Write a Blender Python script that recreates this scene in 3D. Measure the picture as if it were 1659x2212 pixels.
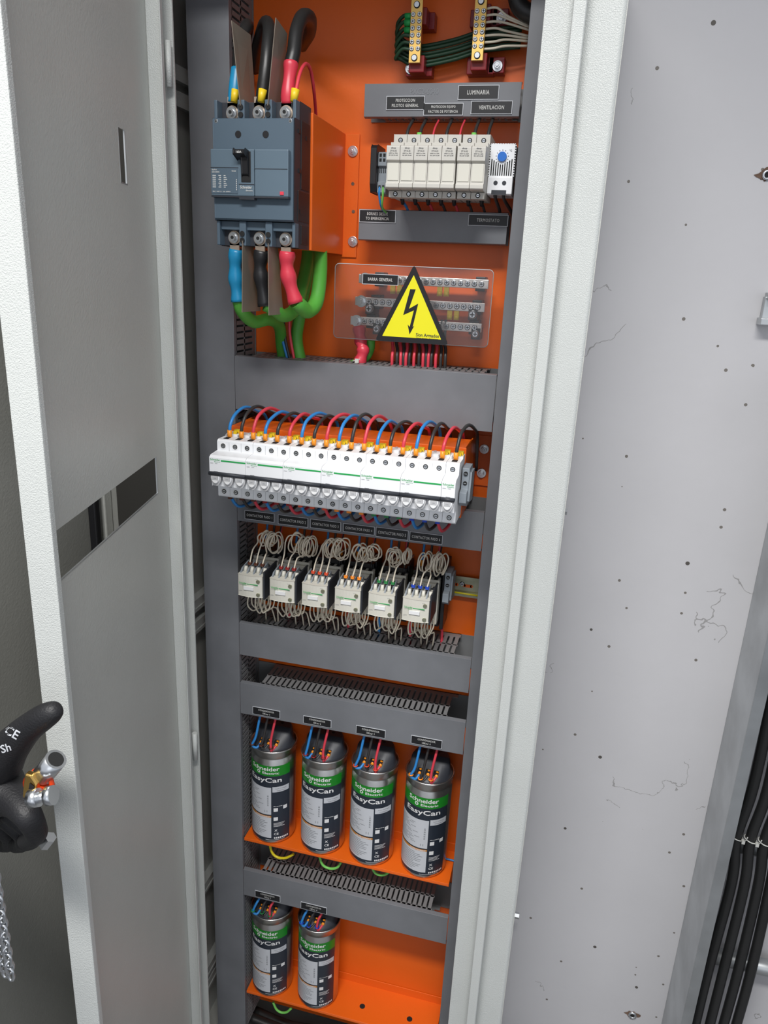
import bpy, math, random
from mathutils import Vector, Matrix
from mathutils.bvhtree import BVHTree
random.seed(7)
for o in list(bpy.data.objects): bpy.data.objects.remove(o)
S = bpy.context.scene
C = S.collection
# ------------------------------------------------------------------ frame of reference
# points are given as (x, d, z): x to the right, d = distance in front of the lens plane, z = height relative to the lens
PLATE = 1.128                      # distance of the orange mounting plate
EYE = 1.60                         # lens height above the floor
OFF = Vector((0.0, -PLATE, EYE))
F = 1597.27
RX = (0.96904036, 0.11467614, -0.21865533)      # world axes seen from the camera (right, down, forward)
RY = (0.24288135, -0.28357361, 0.92768241)
RZ = (0.04437815, -0.95206901, -0.30264697)
# ------------------------------------------------------------------ camera
cd = bpy.data.cameras.new('camera'); cam = bpy.data.objects.new('camera', cd); C.objects.link(cam)
cd.sensor_fit = 'VERTICAL'; cd.sensor_height = 36; cd.sensor_width = 27; cd.lens = F/2212*36
cd.clip_start = 0.01; cd.clip_end = 50
R3 = Matrix(((RX[0], -RX[1], -RX[2]), (RY[0], -RY[1], -RY[2]), (RZ[0], -RZ[1], -RZ[2])))
cam.matrix_world = Matrix.Translation(OFF) @ R3.to_4x4()
S.camera = cam
# ------------------------------------------------------------------ world, lamps, exposure
w = bpy.data.worlds.new('world'); S.world = w; w.use_nodes = True
w.node_tree.nodes['Background'].inputs[0].default_value = (0.80, 0.84, 0.92, 1)
w.node_tree.nodes['Background'].inputs[1].default_value = 0.66
def area(name, loc, target, sx, sy, power, col, spread=180):
    l = bpy.data.lights.new(name, 'AREA'); l.shape = 'RECTANGLE'; l.size = sx; l.size_y = sy; l.energy = power; l.color = col; l.spread = math.radians(spread)
    o = bpy.data.objects.new(name, l); C.objects.link(o)
    o.location = Vector(loc)+OFF
    o.rotation_euler = (Vector(target)-Vector(loc)).to_track_quat('-Z', 'Y').to_euler()
    return o
area('ceiling_lamp', (-0.20, -0.28, 1.18), (-0.25, 0.70, -0.85), 1.1, 0.20, 12.5, (1, 0.985, 0.96), 90)
area('front_fill', (1.0, -2.4, 0.1), (-0.2, 1.1, -0.5), 1.6, 1.2, 5, (0.92, 0.96, 1))  # added fill light from the front right, brightens duct lids and door
S.view_settings.view_transform = 'Standard'
try: S.view_settings.look = 'None'
except Exception: pass
S.view_settings.gamma = 1; S.view_settings.use_curve_mapping = False
S.view_settings.exposure = 0.10

# ------------------------------------------------------------------ materials
def nd(nt, t, **k):
    n = nt.nodes.new(t)
    for a, b in k.items(): setattr(n, a, b)
    return n
def mat(name, col, rough=0.5, metal=0.0, bump=0.0, bscale=300, var=0.0, vscale=8, spec=0.5, coat=0.0, speck=None):
    m = bpy.data.materials.new(name); m.use_nodes = True; nt = m.node_tree; b = nt.nodes['Principled BSDF']
    b.inputs['Base Color'].default_value = (*col, 1); b.inputs['Roughness'].default_value = rough
    b.inputs['Metallic'].default_value = metal; b.inputs['Specular IOR Level'].default_value = spec
    b.inputs['Coat Weight'].default_value = coat
    tc = nd(nt, 'ShaderNodeTexCoord')
    n = nd(nt, 'ShaderNodeTexNoise'); n.inputs['Scale'].default_value = vscale; n.inputs['Detail'].default_value = 6
    nt.links.new(tc.outputs['Object'], n.inputs['Vector'])
    r = nd(nt, 'ShaderNodeValToRGB'); v = max(var, 0.03)
    r.color_ramp.elements[0].position = 0.3; r.color_ramp.elements[1].position = 0.7
    r.color_ramp.elements[0].color = (*[c*(1-v) for c in col], 1); r.color_ramp.elements[1].color = (*[min(1, c*(1+v)) for c in col], 1)
    nt.links.new(n.outputs['Fac'], r.inputs['Fac']); out = r.outputs['Color']
    if speck:
        for sc, thr, sz, dc in speck:
            vo = nd(nt, 'ShaderNodeTexVoronoi'); vo.inputs['Scale'].default_value = sc
            nt.links.new(tc.outputs['Object'], vo.inputs['Vector'])
            sep = nd(nt, 'ShaderNodeSeparateColor'); nt.links.new(vo.outputs['Color'], sep.inputs[0])
            a = nd(nt, 'ShaderNodeMath', operation='LESS_THAN'); a.inputs[1].default_value = thr; nt.links.new(sep.outputs[0], a.inputs[0])
            rr = nd(nt, 'ShaderNodeMath', operation='MULTIPLY'); rr.inputs[1].default_value = sz; nt.links.new(sep.outputs[1], rr.inputs[0])
            c2 = nd(nt, 'ShaderNodeMath', operation='LESS_THAN'); nt.links.new(vo.outputs['Distance'], c2.inputs[0]); nt.links.new(rr.outputs[0], c2.inputs[1])
            mm = nd(nt, 'ShaderNodeMath', operation='MULTIPLY'); nt.links.new(a.outputs[0], mm.inputs[0]); nt.links.new(c2.outputs[0], mm.inputs[1])
            mx = nd(nt, 'ShaderNodeMix', data_type='RGBA'); nt.links.new(mm.outputs[0], mx.inputs['Factor'])
            nt.links.new(out, mx.inputs['A']); mx.inputs['B'].default_value = (*dc, 1); out = mx.outputs['Result']
    if name == 'painted_wall':      # hairline cracks and scratches in patches
        for sc, lo, wd, ms in ((5, 0.60, 0.0022, 2.2), (11, 0.58, 0.004, 3.7)):
            a1 = nd(nt, 'ShaderNodeTexNoise'); a1.inputs['Scale'].default_value = sc; a1.inputs['Detail'].default_value = 5; nt.links.new(tc.outputs['Object'], a1.inputs['Vector'])
            a2 = nd(nt, 'ShaderNodeMath', operation='COMPARE'); a2.inputs[1].default_value = 0.5; a2.inputs[2].default_value = wd; nt.links.new(a1.outputs['Fac'], a2.inputs[0])
            a3 = nd(nt, 'ShaderNodeTexNoise'); a3.inputs['Scale'].default_value = ms; a3.inputs['Detail'].default_value = 3; nt.links.new(tc.outputs['Object'], a3.inputs['Vector'])
            a4 = nd(nt, 'ShaderNodeMath', operation='GREATER_THAN'); a4.inputs[1].default_value = lo; nt.links.new(a3.outputs['Fac'], a4.inputs[0])
            a5 = nd(nt, 'ShaderNodeMath', operation='MULTIPLY'); nt.links.new(a2.outputs[0], a5.inputs[0]); nt.links.new(a4.outputs[0], a5.inputs[1])
            a6 = nd(nt, 'ShaderNodeMath', operation='MULTIPLY'); nt.links.new(a5.outputs[0], a6.inputs[0]); a6.inputs[1].default_value = 0.6
            mx = nd(nt, 'ShaderNodeMix', data_type='RGBA'); nt.links.new(a6.outputs[0], mx.inputs['Factor']); nt.links.new(out, mx.inputs['A']); mx.inputs['B'].default_value = (0.20, 0.19, 0.18, 1); out = mx.outputs['Result']
    nt.links.new(out, b.inputs['Base Color'])
    if bump:
        n2 = nd(nt, 'ShaderNodeTexNoise'); n2.inputs['Scale'].default_value = bscale; n2.inputs['Detail'].default_value = 2
        nt.links.new(tc.outputs['Object'], n2.inputs['Vector'])
        bp = nd(nt, 'ShaderNodeBump'); bp.inputs['Strength'].default_value = bump; bp.inputs['Distance'].default_value = 0.001
        nt.links.new(n2.outputs['Fac'], bp.inputs['Height']); nt.links.new(bp.outputs['Normal'], b.inputs['Normal'])
    return m
M = {}
M['orange'] = mat('orange_enamel', (0.84, 0.138, 0.008), 0.38, bump=0.10, bscale=260)
M['duct'] = mat('grey_pvc', (0.185, 0.192, 0.208), 0.36, var=0.10, vscale=14, bump=0.05, bscale=120)
M['ductin'] = mat('grey_pvc_slotted', (0.21, 0.215, 0.22), 0.45)
M['enamel'] = mat('textured_grey_enamel', (0.60, 0.62, 0.60), 0.34, bump=0.55, bscale=850, spec=0.6)
M['enamel2'] = mat('grey_enamel', (0.52, 0.525, 0.49), 0.40, bump=0.35, bscale=330)
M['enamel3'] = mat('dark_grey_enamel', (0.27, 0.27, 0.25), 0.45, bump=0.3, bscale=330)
M['gap_shade'] = mat('door_gap_shade', (0.040, 0.038, 0.034), 0.5)  # near-black colour standing in for the shade between the doors
M['wall'] = mat('painted_wall', (0.63, 0.62, 0.635), 0.55, var=0.05, vscale=2.5, bump=0.25, bscale=60,
                speck=[(22, 0.22, 0.11, (0.10, 0.09, 0.08)), (55, 0.10, 0.20, (0.20, 0.18, 0.16)), (9, 0.16, 0.05, (0.05, 0.045, 0.04))])
M['floor'] = mat('concrete_floor', (0.25, 0.25, 0.25), 0.7, var=0.2, vscale=5)
M['ceil'] = mat('ceiling_paint', (0.7, 0.7, 0.7), 0.8)
M['white'] = mat('white_plastic', (0.90, 0.91, 0.93), 0.35)
M['white2'] = mat('white_plastic_clean', (0.86, 0.86, 0.86), 0.4)
M['cream'] = mat('cream_plastic', (0.70, 0.68, 0.60), 0.45, bump=0.05)
M['fusew'] = mat('ivory_plastic', (0.60, 0.58, 0.53), 0.4)
M['lgrey'] = mat('light_grey_plastic', (0.52, 0.52, 0.53), 0.3)
M['mgrey'] = mat('mid_grey_plastic', (0.24, 0.27, 0.30), 0.45)
M['bluegrey'] = mat('blue_grey_moulding', (0.085, 0.125, 0.165), 0.42, bump=0.05, bscale=200)
M['bluegrey2'] = mat('blue_grey_moulding_pale', (0.11, 0.16, 0.205), 0.42)
M['dark'] = mat('dark_moulding', (0.030, 0.033, 0.042), 0.45)
M['black'] = mat('black_plastic', (0.012, 0.012, 0.014), 0.4)
M['hole'] = mat('dark_recess', (0.01, 0.01, 0.01), 0.8)
M['ink'] = mat('grey_ink', (0.22, 0.23, 0.25), 0.6)
M['inkd'] = mat('dark_ink', (0.05, 0.05, 0.06), 0.6)
M['inkl'] = mat('pale_ink', (0.62, 0.62, 0.60), 0.6)
M['steel'] = mat('zinc_steel', (0.72, 0.74, 0.76), 0.28, 1.0)
M['alu'] = mat('brushed_aluminium', (0.62, 0.61, 0.59), 0.30, 1.0, bump=0.1, bscale=150)
M['galv'] = mat('galvanised_steel', (0.50, 0.52, 0.53), 0.42, 0.85, var=0.15, vscale=12)
M['tin'] = mat('tinned_copper', (0.70, 0.66, 0.62), 0.35, 0.8)
M['brass'] = mat('brass', (0.76, 0.49, 0.15), 0.32, 1.0)
M['railzn'] = mat('passivated_zinc', (0.42, 0.42, 0.30), 0.35, 0.9, var=0.4, vscale=20)
M['redins'] = mat('red_insulator', (0.22, 0.008, 0.012), 0.3)
M['green'] = mat('green_print', (0.02, 0.38, 0.09), 0.5)
M['greenlab'] = mat('green_label', (0.012, 0.24, 0.018), 0.35)
M['navylab'] = mat('navy_label', (0.022, 0.030, 0.045), 0.35)
M['whitelab'] = mat('white_label', (0.62, 0.64, 0.68), 0.4)
M['orlab'] = mat('orange_label', (0.62, 0.26, 0.05), 0.4)
M['yellow'] = mat('yellow_sign', (0.92, 0.86, 0.015), 0.35)
M['ferrule'] = mat('orange_ferrule', (0.95, 0.32, 0.02), 0.4)
M['yclip'] = mat('yellow_terminal', (0.85, 0.60, 0.02), 0.4)
M['wblue'] = mat('blue_insulation', (0.03, 0.24, 0.62), 0.4)
M['wblack'] = mat('black_insulation', (0.035, 0.033, 0.033), 0.42)
M['wred'] = mat('red_insulation', (0.72, 0.055, 0.085), 0.4)
M['wwhite'] = mat('cream_insulation', (0.84, 0.76, 0.61), 0.5)
M['wgreen'] = mat('green_cable_sheath', (0.085, 0.36, 0.045), 0.5, bump=0.3, bscale=90)
M['wdgreen'] = mat('dark_green_insulation', (0.012, 0.05, 0.022), 0.5)
M['wyg'] = mat('yellow_insulation', (0.75, 0.62, 0.02), 0.4)
M['wlg'] = mat('light_green_insulation', (0.20, 0.62, 0.12), 0.4)
M['shblue'] = mat('blue_heat_shrink', (0.015, 0.26, 0.50), 0.35)
M['shred'] = mat('red_heat_shrink', (0.66, 0.045, 0.075), 0.35)
M['shblack'] = mat('black_heat_shrink', (0.02, 0.02, 0.022), 0.38)
M['cblack'] = mat('black_cable_sheath', (0.018, 0.018, 0.018), 0.38, bump=0.3, bscale=60)
M['barrier'] = mat('brown_barrier_sheet', (0.22, 0.185, 0.15), 0.3)
M['copper'] = mat('crimped_copper', (0.62, 0.50, 0.40), 0.35, 0.8)
M['blueknob'] = mat('blue_knob', (0.02, 0.16, 0.60), 0.35)
M['glove'] = mat('black_glove', (0.013, 0.013, 0.015), 0.55, bump=0.5, bscale=500)
M['rust'] = mat('chipped_brown_plaster', (0.16, 0.10, 0.07), 0.9, var=0.4, vscale=60, bump=1, bscale=200)
M['tie'] = mat('white_nylon', (0.66, 0.66, 0.62), 0.4)
M['redor'] = mat('vermilion_plastic', (0.85, 0.07, 0.01), 0.35)
TIES = {'brown': (0.10, 0.03, 0.015), 'dark red': (0.30, 0.02, 0.02), 'vermilion': (0.75, 0.08, 0.03), 'orange': (0.95, 0.28, 0.02), 'green': (0.02, 0.22, 0.06), 'blue': (0.01, 0.06, 0.50)}
for k, c in TIES.items(): M['tie_'+k] = mat(k.replace(' ', '_')+'_tie_marker', c, 0.4)
g = bpy.data.materials.new('clear_acrylic'); g.use_nodes = True; nt = g.node_tree; nt.nodes.remove(nt.nodes['Principled BSDF'])
tr = nd(nt, 'ShaderNodeBsdfTransparent'); gl = nd(nt, 'ShaderNodeBsdfGlossy'); gl.inputs['Roughness'].default_value = 0.12; tr.inputs[0].default_value = (0.95, 0.95, 0.95, 1)
df = nd(nt, 'ShaderNodeBsdfDiffuse'); df.inputs[0].default_value = (0.8, 0.8, 0.8, 1)
m0 = nd(nt, 'ShaderNodeMixShader'); m0.inputs[0].default_value = 0.025; nt.links.new(tr.outputs[0], m0.inputs[1]); nt.links.new(df.outputs[0], m0.inputs[2])
fr = nd(nt, 'ShaderNodeFresnel'); mx = nd(nt, 'ShaderNodeMixShader'); nt.links.new(fr.outputs[0], mx.inputs[0]); nt.links.new(m0.outputs[0], mx.inputs[1]); nt.links.new(gl.outputs[0], mx.inputs[2])
nt.links.new(mx.outputs[0], nt.nodes['Material Output'].inputs[0]); M['acrylic'] = g

# ------------------------------------------------------------------ helpers
def ray(x, y):
    a, b = (x-829.5)/F, (y-1106)/F
    return Vector((a*RX[0]+b*RX[1]+RX[2], a*RY[0]+b*RY[1]+RY[2], a*RZ[0]+b*RZ[1]+RZ[2]))
def W(x, y, d):                    # where something seen at (x, y) stands when it is d away
    r = ray(x, y); return Vector((r.x*d/r.y, d, r.z*d/r.y))
def cr(P, n=6):                    # smooth path through points
    P = [Vector(p) for p in P]
    if len(P) < 3: return P
    Q = [2*P[0]-P[1]]+P+[2*P[-1]-P[-2]]; out = []
    for i in range(1, len(Q)-2):
        a, b, c, d = Q[i-1:i+3]
        for k in range(n):
            t = k/n; out.append(0.5*((2*b)+(c-a)*t+(2*a-5*b+4*c-d)*t*t+(3*b-a-3*c+d)*t**3))
    out.append(P[-1]); return out
_tc = {}
BOLD = 0.018
def textgeo(s, spacing=1.0):
    if (s, spacing) in _tc: return _tc[(s, spacing)]
    cu = bpy.data.curves.new('t', 'FONT'); cu.body = s; cu.size = 1; cu.resolution_u = 2; cu.space_character = spacing
    cu.align_x = 'LEFT'; cu.offset = BOLD
    o = bpy.data.objects.new('t', cu); C.objects.link(o)
    dg = bpy.context.evaluated_depsgraph_get(); me = bpy.data.meshes.new_from_object(o.evaluated_get(dg))
    v = [tuple(p.co[:2]) for p in me.vertices]; f = [tuple(p.vertices) for p in me.polygons]
    bpy.data.objects.remove(o); bpy.data.curves.remove(cu); bpy.data.meshes.remove(me)
    x0 = min(p[0] for p in v); x1 = max(p[0] for p in v); y0 = min(p[1] for p in v); y1 = max(p[1] for p in v)
    r = ([((a-x0)/(x1-x0), (b-y0)/(y1-y0)) for a, b in v], f, (x1-x0)/(y1-y0)); _tc[(s, spacing)] = r; return r
class B:
    def __init__(s): s.v = []; s.f = []; s.m = []; s.sm = []
    def add(s, vs, fs, mi=0, smooth=False):
        n = len(s.v); s.v += [Vector(p) for p in vs]
        for f in fs: s.f.append(tuple(i+n for i in f)); s.m.append(mi); s.sm.append(smooth)
        return s
    def box(s, x0, x1, d0, d1, z0, z1, mi=0):
        x0, x1 = sorted((x0, x1)); d0, d1 = sorted((d0, d1)); z0, z1 = sorted((z0, z1))
        return s.add([(x, d, z) for x in (x0, x1) for d in (d0, d1) for z in (z0, z1)],
              [(0, 1, 3, 2), (4, 6, 7, 5), (0, 4, 5, 1), (2, 3, 7, 6), (0, 2, 6, 4), (1, 5, 7, 3)], mi)
    def prism(s, pr, a, b, ax='x', mi=0, smooth=False):
        n = len(pr)
        def q(p, t): return {'x': (t, p[0], p[1]), 'd': (p[0], t, p[1]), 'z': (p[0], p[1], t)}[ax]
        vs = [q(p, a) for p in pr]+[q(p, b) for p in pr]
        s.add(vs, [tuple(range(n)), tuple(range(2*n-1, n-1, -1))], mi)
        k = len(s.v)-2*n
        for i in range(n): s.f.append((k+i, k+(i+1) % n, k+n+(i+1) % n, k+n+i)); s.m.append(mi); s.sm.append(smooth)
        return s
    def cyl(s, c, ax, r, l, n=16, r2=None, mi=0, smooth=True):
        A = {'x': Vector((1, 0, 0)), 'd': Vector((0, 1, 0)), 'z': Vector((0, 0, 1))}[ax] if isinstance(ax, str) else Vector(ax).normalized()
        u = A.orthogonal().normalized(); w_ = A.cross(u); c = Vector(c); r2 = r if r2 is None else r2
        vs = [c+(u*math.cos(t)+w_*math.sin(t))*r for t in [2*math.pi*i/n for i in range(n)]]+[c+A*l+(u*math.cos(t)+w_*math.sin(t))*r2 for t in [2*math.pi*i/n for i in range(n)]]
        s.add(vs, [(i, (i+1) % n, n+(i+1) % n, n+i) for i in range(n)], mi, smooth)
        k = len(s.v)-2*n; s.f += [tuple(k+i for i in range(n-1, -1, -1)), tuple(k+n+i for i in range(n))]; s.m += [mi, mi]; s.sm += [False, False]
        return s
    def tube(s, P, r, n=8, mi=0, sub=6, closed=False):
        P = cr(P, sub) if sub else [Vector(p) for p in P]
        rr = r if callable(r) else (lambda t: r)
        N = len(P); vs = []; u = None
        for i, p in enumerate(P):
            if closed: T = (P[(i+1) % N]-P[i-1])
            else: T = (P[min(i+1, N-1)]-P[max(i-1, 0)])
            T.normalize()
            if u is None: u = T.orthogonal()
            u = (u-T*u.dot(T)).normalized(); w_ = T.cross(u); q = rr(i/max(1, N-1))
            vs += [p+(u*math.cos(t)+w_*math.sin(t))*q for t in [2*math.pi*k/n for k in range(n)]]
        fs = [(i*n+k, i*n+(k+1) % n, (i+1)*n+(k+1) % n, (i+1)*n+k) for i in range(N-1) for k in range(n)]
        if closed: fs += [((N-1)*n+k, (N-1)*n+(k+1) % n, (k+1) % n, k) for k in range(n)]
        s.add(vs, fs, mi, True)
        if not closed:
            k = len(s.v)-N*n; s.f += [tuple(k+i for i in range(n-1, -1, -1)), tuple(k+(N-1)*n+i for i in range(n))]; s.m += [mi, mi]; s.sm += [False]*2
        return s
    def lathe(s, c, pr, n=32, mi=0, cap=True):
        vs = [(c[0]+r*math.cos(2*math.pi*i/n), c[1]+r*math.sin(2*math.pi*i/n), z) for r, z in pr for i in range(n)]
        s.add(vs, [(j*n+i, j*n+(i+1) % n, (j+1)*n+(i+1) % n, (j+1)*n+i) for j in range(len(pr)-1) for i in range(n)], mi, True)
        return s
    def patch(s, c, r, a0, a1, z0, z1, mi=0, n=None):   # a: degrees from the viewer side towards the right
        n = n or max(2, int(abs(a1-a0)/5)); vs = []
        for i in range(n+1):
            a = math.radians(a0+(a1-a0)*i/n)
            for z in (z0, z1): vs.append((c[0]+r*math.sin(a), c[1]-r*math.cos(a), z))
        return s.add(vs, [(2*i, 2*i+2, 2*i+3, 2*i+1) for i in range(n)], mi, True)
    def text(s, t, x, z, d, h, wd=None, mi=0, anchor='l', th=0.0, spacing=1.0):   # flat lettering facing the viewer side
        v, f, asp = textgeo(t, spacing); wd = wd or h*asp
        if anchor == 'c': x -= wd/2
        s.add([(x+a*wd, d, z+b*h) for a, b in v], f, mi); return s
    def ctext(s, t, c, r, a0, a1, z, h, mi=0):
        v, f, asp = textgeo(t); vs = []
        for a, b in v:
            q = math.radians(a0+(a1-a0)*a); vs.append((c[0]+r*math.sin(q), c[1]-r*math.cos(q), z+b*h))
        s.add(vs, f, mi); return s
def mk(name, b, mats, parent=None, bev=0.0, shade=None):
    off = OFF if parent is None else OFF - Vector(parent['_o'])
    me = bpy.data.meshes.new(name); me.from_pydata([p+off for p in b.v], [], b.f)
    if not isinstance(mats, (list, tuple)): mats = [mats]
    for m in mats: me.materials.append(M[m])
    me.polygons.foreach_set('material_index', b.m); me.polygons.foreach_set('use_smooth', b.sm); me.update()
    o = bpy.data.objects.new(name, me); C.objects.link(o)
    if parent: 
        o.parent = parent
        if parent['_o'] is not None: o['_o'] = list(parent['_o'])
    else: o['_o'] = [0, 0, 0]
    if bev:
        md = o.modifiers.new('bevel', 'BEVEL'); md.width = bev; md.segments = 2; md.limit_method = 'ANGLE'; md.angle_limit = 0.9; md.harden_normals = False
    return o
def thing(name, label, cat, base, group=None):
    o = bpy.data.objects.new(name, None); C.objects.link(o); o.empty_display_size = 0.02
    p = Vector(base)+OFF; o.location = p; o['_o'] = list(p); o['label'] = label; o['category'] = cat
    if group: o['group'] = group
    return o
def tag(o, label, cat, group=None):
    o['label'] = label; o['category'] = cat
    if group: o['group'] = group
    return o
def struct(o): o['kind'] = 'structure'; return o
def dup(root, delta, label=None, group=None):
    r = root.copy(); C.objects.link(r); r.location = root.location+Vector(delta)
    if label: r['label'] = label
    if group: r['group'] = group
    for ch in list(root.children):
        c = ch.copy(); C.objects.link(c); c.parent = r
        for g_ in list(ch.children):
            e = g_.copy(); C.objects.link(e); e.parent = c
    return r
def kids(root, name): return [c for c in root.children if c.name.split('.')[0] == name]
def setmat(o, *ms):
    o.data = o.data.copy(); o.data.materials.clear()
    for m in ms: o.data.materials.append(M[m])
def screw(b, x, z, d, r, mi=0, slot=1, n=14):
    b.cyl((x, d, z), 'd', r, 0.004, n, mi=mi); b.cyl((x, d-r*0.35, z), 'd', r*0.7, r*0.36, n, r2=r, mi=mi)
    b.box(x-r*0.55, x+r*0.55, d-r*0.40, d-r*0.2, z-r*0.12, z+r*0.12, slot); b.box(x-r*0.12, x+r*0.12, d-r*0.40, d-r*0.2, z-r*0.55, z+r*0.55, slot)
def hexbolt(parent, x, z, d, r=0.0075):
    b = B(); b.cyl((x, d-0.0015, z), 'd', r, 0.0015, 24); b.cyl((x, d-0.006, z), 'd', r*0.62, 0.0045, 6, smooth=False); b.cyl((x, d-0.0075, z), 'd', r*0.3, 0.002, 10)
    return mk('bolt', b, 'steel', parent, 0.0004)

# ================================================================== the setting
struct(mk('wall_back', B().box(-3, 3, 1.25, 1.35, -1.6, 2.2), 'wall'))
struct(mk('floor', B().box(-3, 3, -3, 1.35, -1.65, -1.6), 'floor'))
struct(mk('ceiling', B().box(-3, 3, -3, 1.35, 2.2, 2.25), 'ceil'))

# ================================================================== enclosure
XL, XR, FR, BK = -0.604, 0.0175, 0.930, 1.235
TOP, BOT = 0.40, -1.56
enc = thing('electrical_enclosure', 'tall light grey steel electrical cabinet with orange mounting plate and open door', 'electrical cabinet', ((XL+XR)/2, 1.08, -1.6))
b = B()
b.box(XL, XL+0.002, FR+0.003, BK, BOT, TOP); b.box(XR-0.002, XR, FR+0.003, BK, BOT, TOP)
b.box(XL, XR, BK-0.002, BK, BOT, TOP); b.box(XL, XR, FR, BK, TOP-0.002, TOP); b.box(XL, XR, FR, BK, BOT, BOT+0.002)
mk('shell', b, 'enamel2', enc)
mk('plinth', B().box(XL+0.01, XR-0.01, FR+0.03, BK-0.01, -1.6, BOT), 'dark', enc)
for sgn, xo, xa, xb, xc, rd in ((1, XR, -0.0688, -0.0385, -0.0240, 0.965), (-1, XL, -0.5115, -0.545, -0.560, 0.9375)):
    b = B()      # folded front frame: inner flange, gutter lip, outer band with rounded corner
    b.prism([(xa, 0.935), (xb+sgn*0.001, 0.935), (xb+sgn*0.001, 0.9375), (xa+sgn*0.0015, 0.9378), (xa+sgn*0.0015, rd+0.0005), (xa, rd+0.0005)], BOT, TOP, 'z')
    b.prism([(xb, 0.9355), (xb, 0.918), (xb+sgn*0.001, 0.9165), (xc-sgn*0.001, 0.9165), (xc, 0.918), (xc, 0.922), (xc-sgn*0.001, 0.922), (xc-sgn*0.001, 0.918), (xb+sgn*0.0012, 0.918), (xb+sgn*0.0012, 0.9355)], BOT, TOP, 'z')
    pr = [(xb+sgn*0.0012, 0.9355)]+[(xo-sgn*0.006+sgn*0.006*math.sin(t), 0.9355-0.0060*math.cos(t)+0.0005) for t in [i*math.pi/2/6 for i in range(7)]]
    pr += [(xo, 0.95), (xo-sgn*0.0015, 0.95), (xo-sgn*0.0015, 0.9375), (xb+sgn*0.0012, 0.9375)]
    b.prism(pr, BOT, TOP, 'z', smooth=False)
    mk('front_frame', b, 'enamel', enc, 0.0006)
# orange mounting plate (with two fold/joint seams) and its bolts
b = B(); b.box(-0.575, -0.025, PLATE, PLATE+0.0025, BOT+0.05, TOP-0.012)
plate = mk('mounting_plate', b, 'orange', enc)
plate['label'] = 'orange painted mounting plate'
for z in (0.2655, 0.232, -0.565, -0.607, -1.185, -1.405, -1.44):
    mk('side_rail', B().box(XL+0.002, XL+0.017, 0.95, 1.225, z-0.009, z+0.009).box(XL+0.017, XL+0.019, 0.95, 1.225, z-0.012, z-0.006), 'enamel', enc)
# inner dead-front door: origin A, t along the leaf towards the viewer, n out of its face
A = Vector((-0.532, 0.910)); U = Vector((0.2255, -0.974)).normalized(); Nn = Vector((0.974, 0.2255)).normalized()
def dp(t, n): q = A+U*t+Nn*n; return (q.x, q.y)
def dslab(b, t0, t1, n0, n1, z0, z1, mi=0): b.prism([dp(t0, n0), dp(t1, n0), dp(t1, n1), dp(t0, n1)], z0, z1, 'z', mi)
DW = 0.404; zt, zb = 0.385, -1.52
b = B(); th = -0.0015
for z0, z1, cuts in ((0.143, zt, []), (0.0867, 0.143, [(0.096, 0.117)]), (-0.2435, 0.0867, []), (-0.295, -0.2435, [(0.043, 0.3655)]), (zb, -0.295, [])):
    t = 0
    for c0, c1 in cuts+[(DW, DW)]:
        dslab(b, t, c0, th, 0, z0, z1); t = c1
door = mk('inner_door', b, 'enamel2', enc)
door['label'] = 'open inner door leaf with a long slot and a small slot'
b = B()
dslab(b, DW-0.0015, DW+0.0015, th, 0.0235, zb, zt); dslab(b, DW-0.008, DW, 0.0215, 0.0235, zb, zt); mk('door_flange', b, 'enamel', door, 0.0012)
b = B(); dslab(b, 0, 0.0015, 0, 0.020, zb, zt); dslab(b, 0.0, 0.010, 0.0185, 0.020, zb, zt); mk('door_flange', b, 'enamel', door, 0.0007)
b = B()
for z in (-0.735, 0.235):
    b.cyl((-0.5135, 0.926, z-0.025), 'z', 0.004, 0.05, 12)
mk('hinge', b, 'enamel', door)
for t0, t1, z0, z1 in ((0.043, 0.3655, -0.295, -0.2435), (0.096, 0.117, 0.0867, 0.143)):
    e = 0.0012; b = B()
    dslab(b, t0, t1, th, 0.0003, z0, z0+e); dslab(b, t0, t0+e, th, 0.0003, z0, z1); dslab(b, t1-e, t1, th, 0.0003, z0, z1)
    mk('cut_edge', b, 'galv', door)

# outer door standing further open behind it
b = B(); oh = Vector((-0.630, 0.905)); ou = Vector((-0.02, -1)).normalized(); on = Vector((1, -0.02))
def op(t, n): q = oh+ou*t+on*n; return (q.x, q.y)
def oslab(b, t0, t1, n0, n1, z0, z1, mi=0): b.prism([op(t0, n0), op(t1, n0), op(t1, n1), op(t0, n1)], z0, z1, 'z', mi)
oslab(b, 0, 0.60, -0.0015, 0, -1.54, 0.39)
odoor = mk('outer_door', b, 'enamel3', enc)
b = B(); oslab(b, 0, 0.0015, 0, 0.02, -1.54, 0.39); oslab(b, 0.5985, 0.60, 0, 0.02, -1.54, 0.39); mk('door_flange', b, 'enamel3', odoor)
b = B(); oslab(b, 0.0, 0.004, 0.022, 0.088, -1.54, 0.39); mk('gap_shade_strip', b, 'gap_shade', odoor)  # added dark strip, painted shade over the frame behind the inner door
b = B(); oslab(b, 0.030, 0.042, 0, 0.012, -1.5, 0.38); mk('gasket', b, 'black', odoor, 0.002)
b = B(); oslab(b, 0.002, 0.020, 0, 0.012, -1.5, 0.38); oslab(b, 0.42, 0.45, 0, 0.010, -1.5, 0.38); mk('stiffener', b, 'enamel2', odoor, 0.002)

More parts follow.
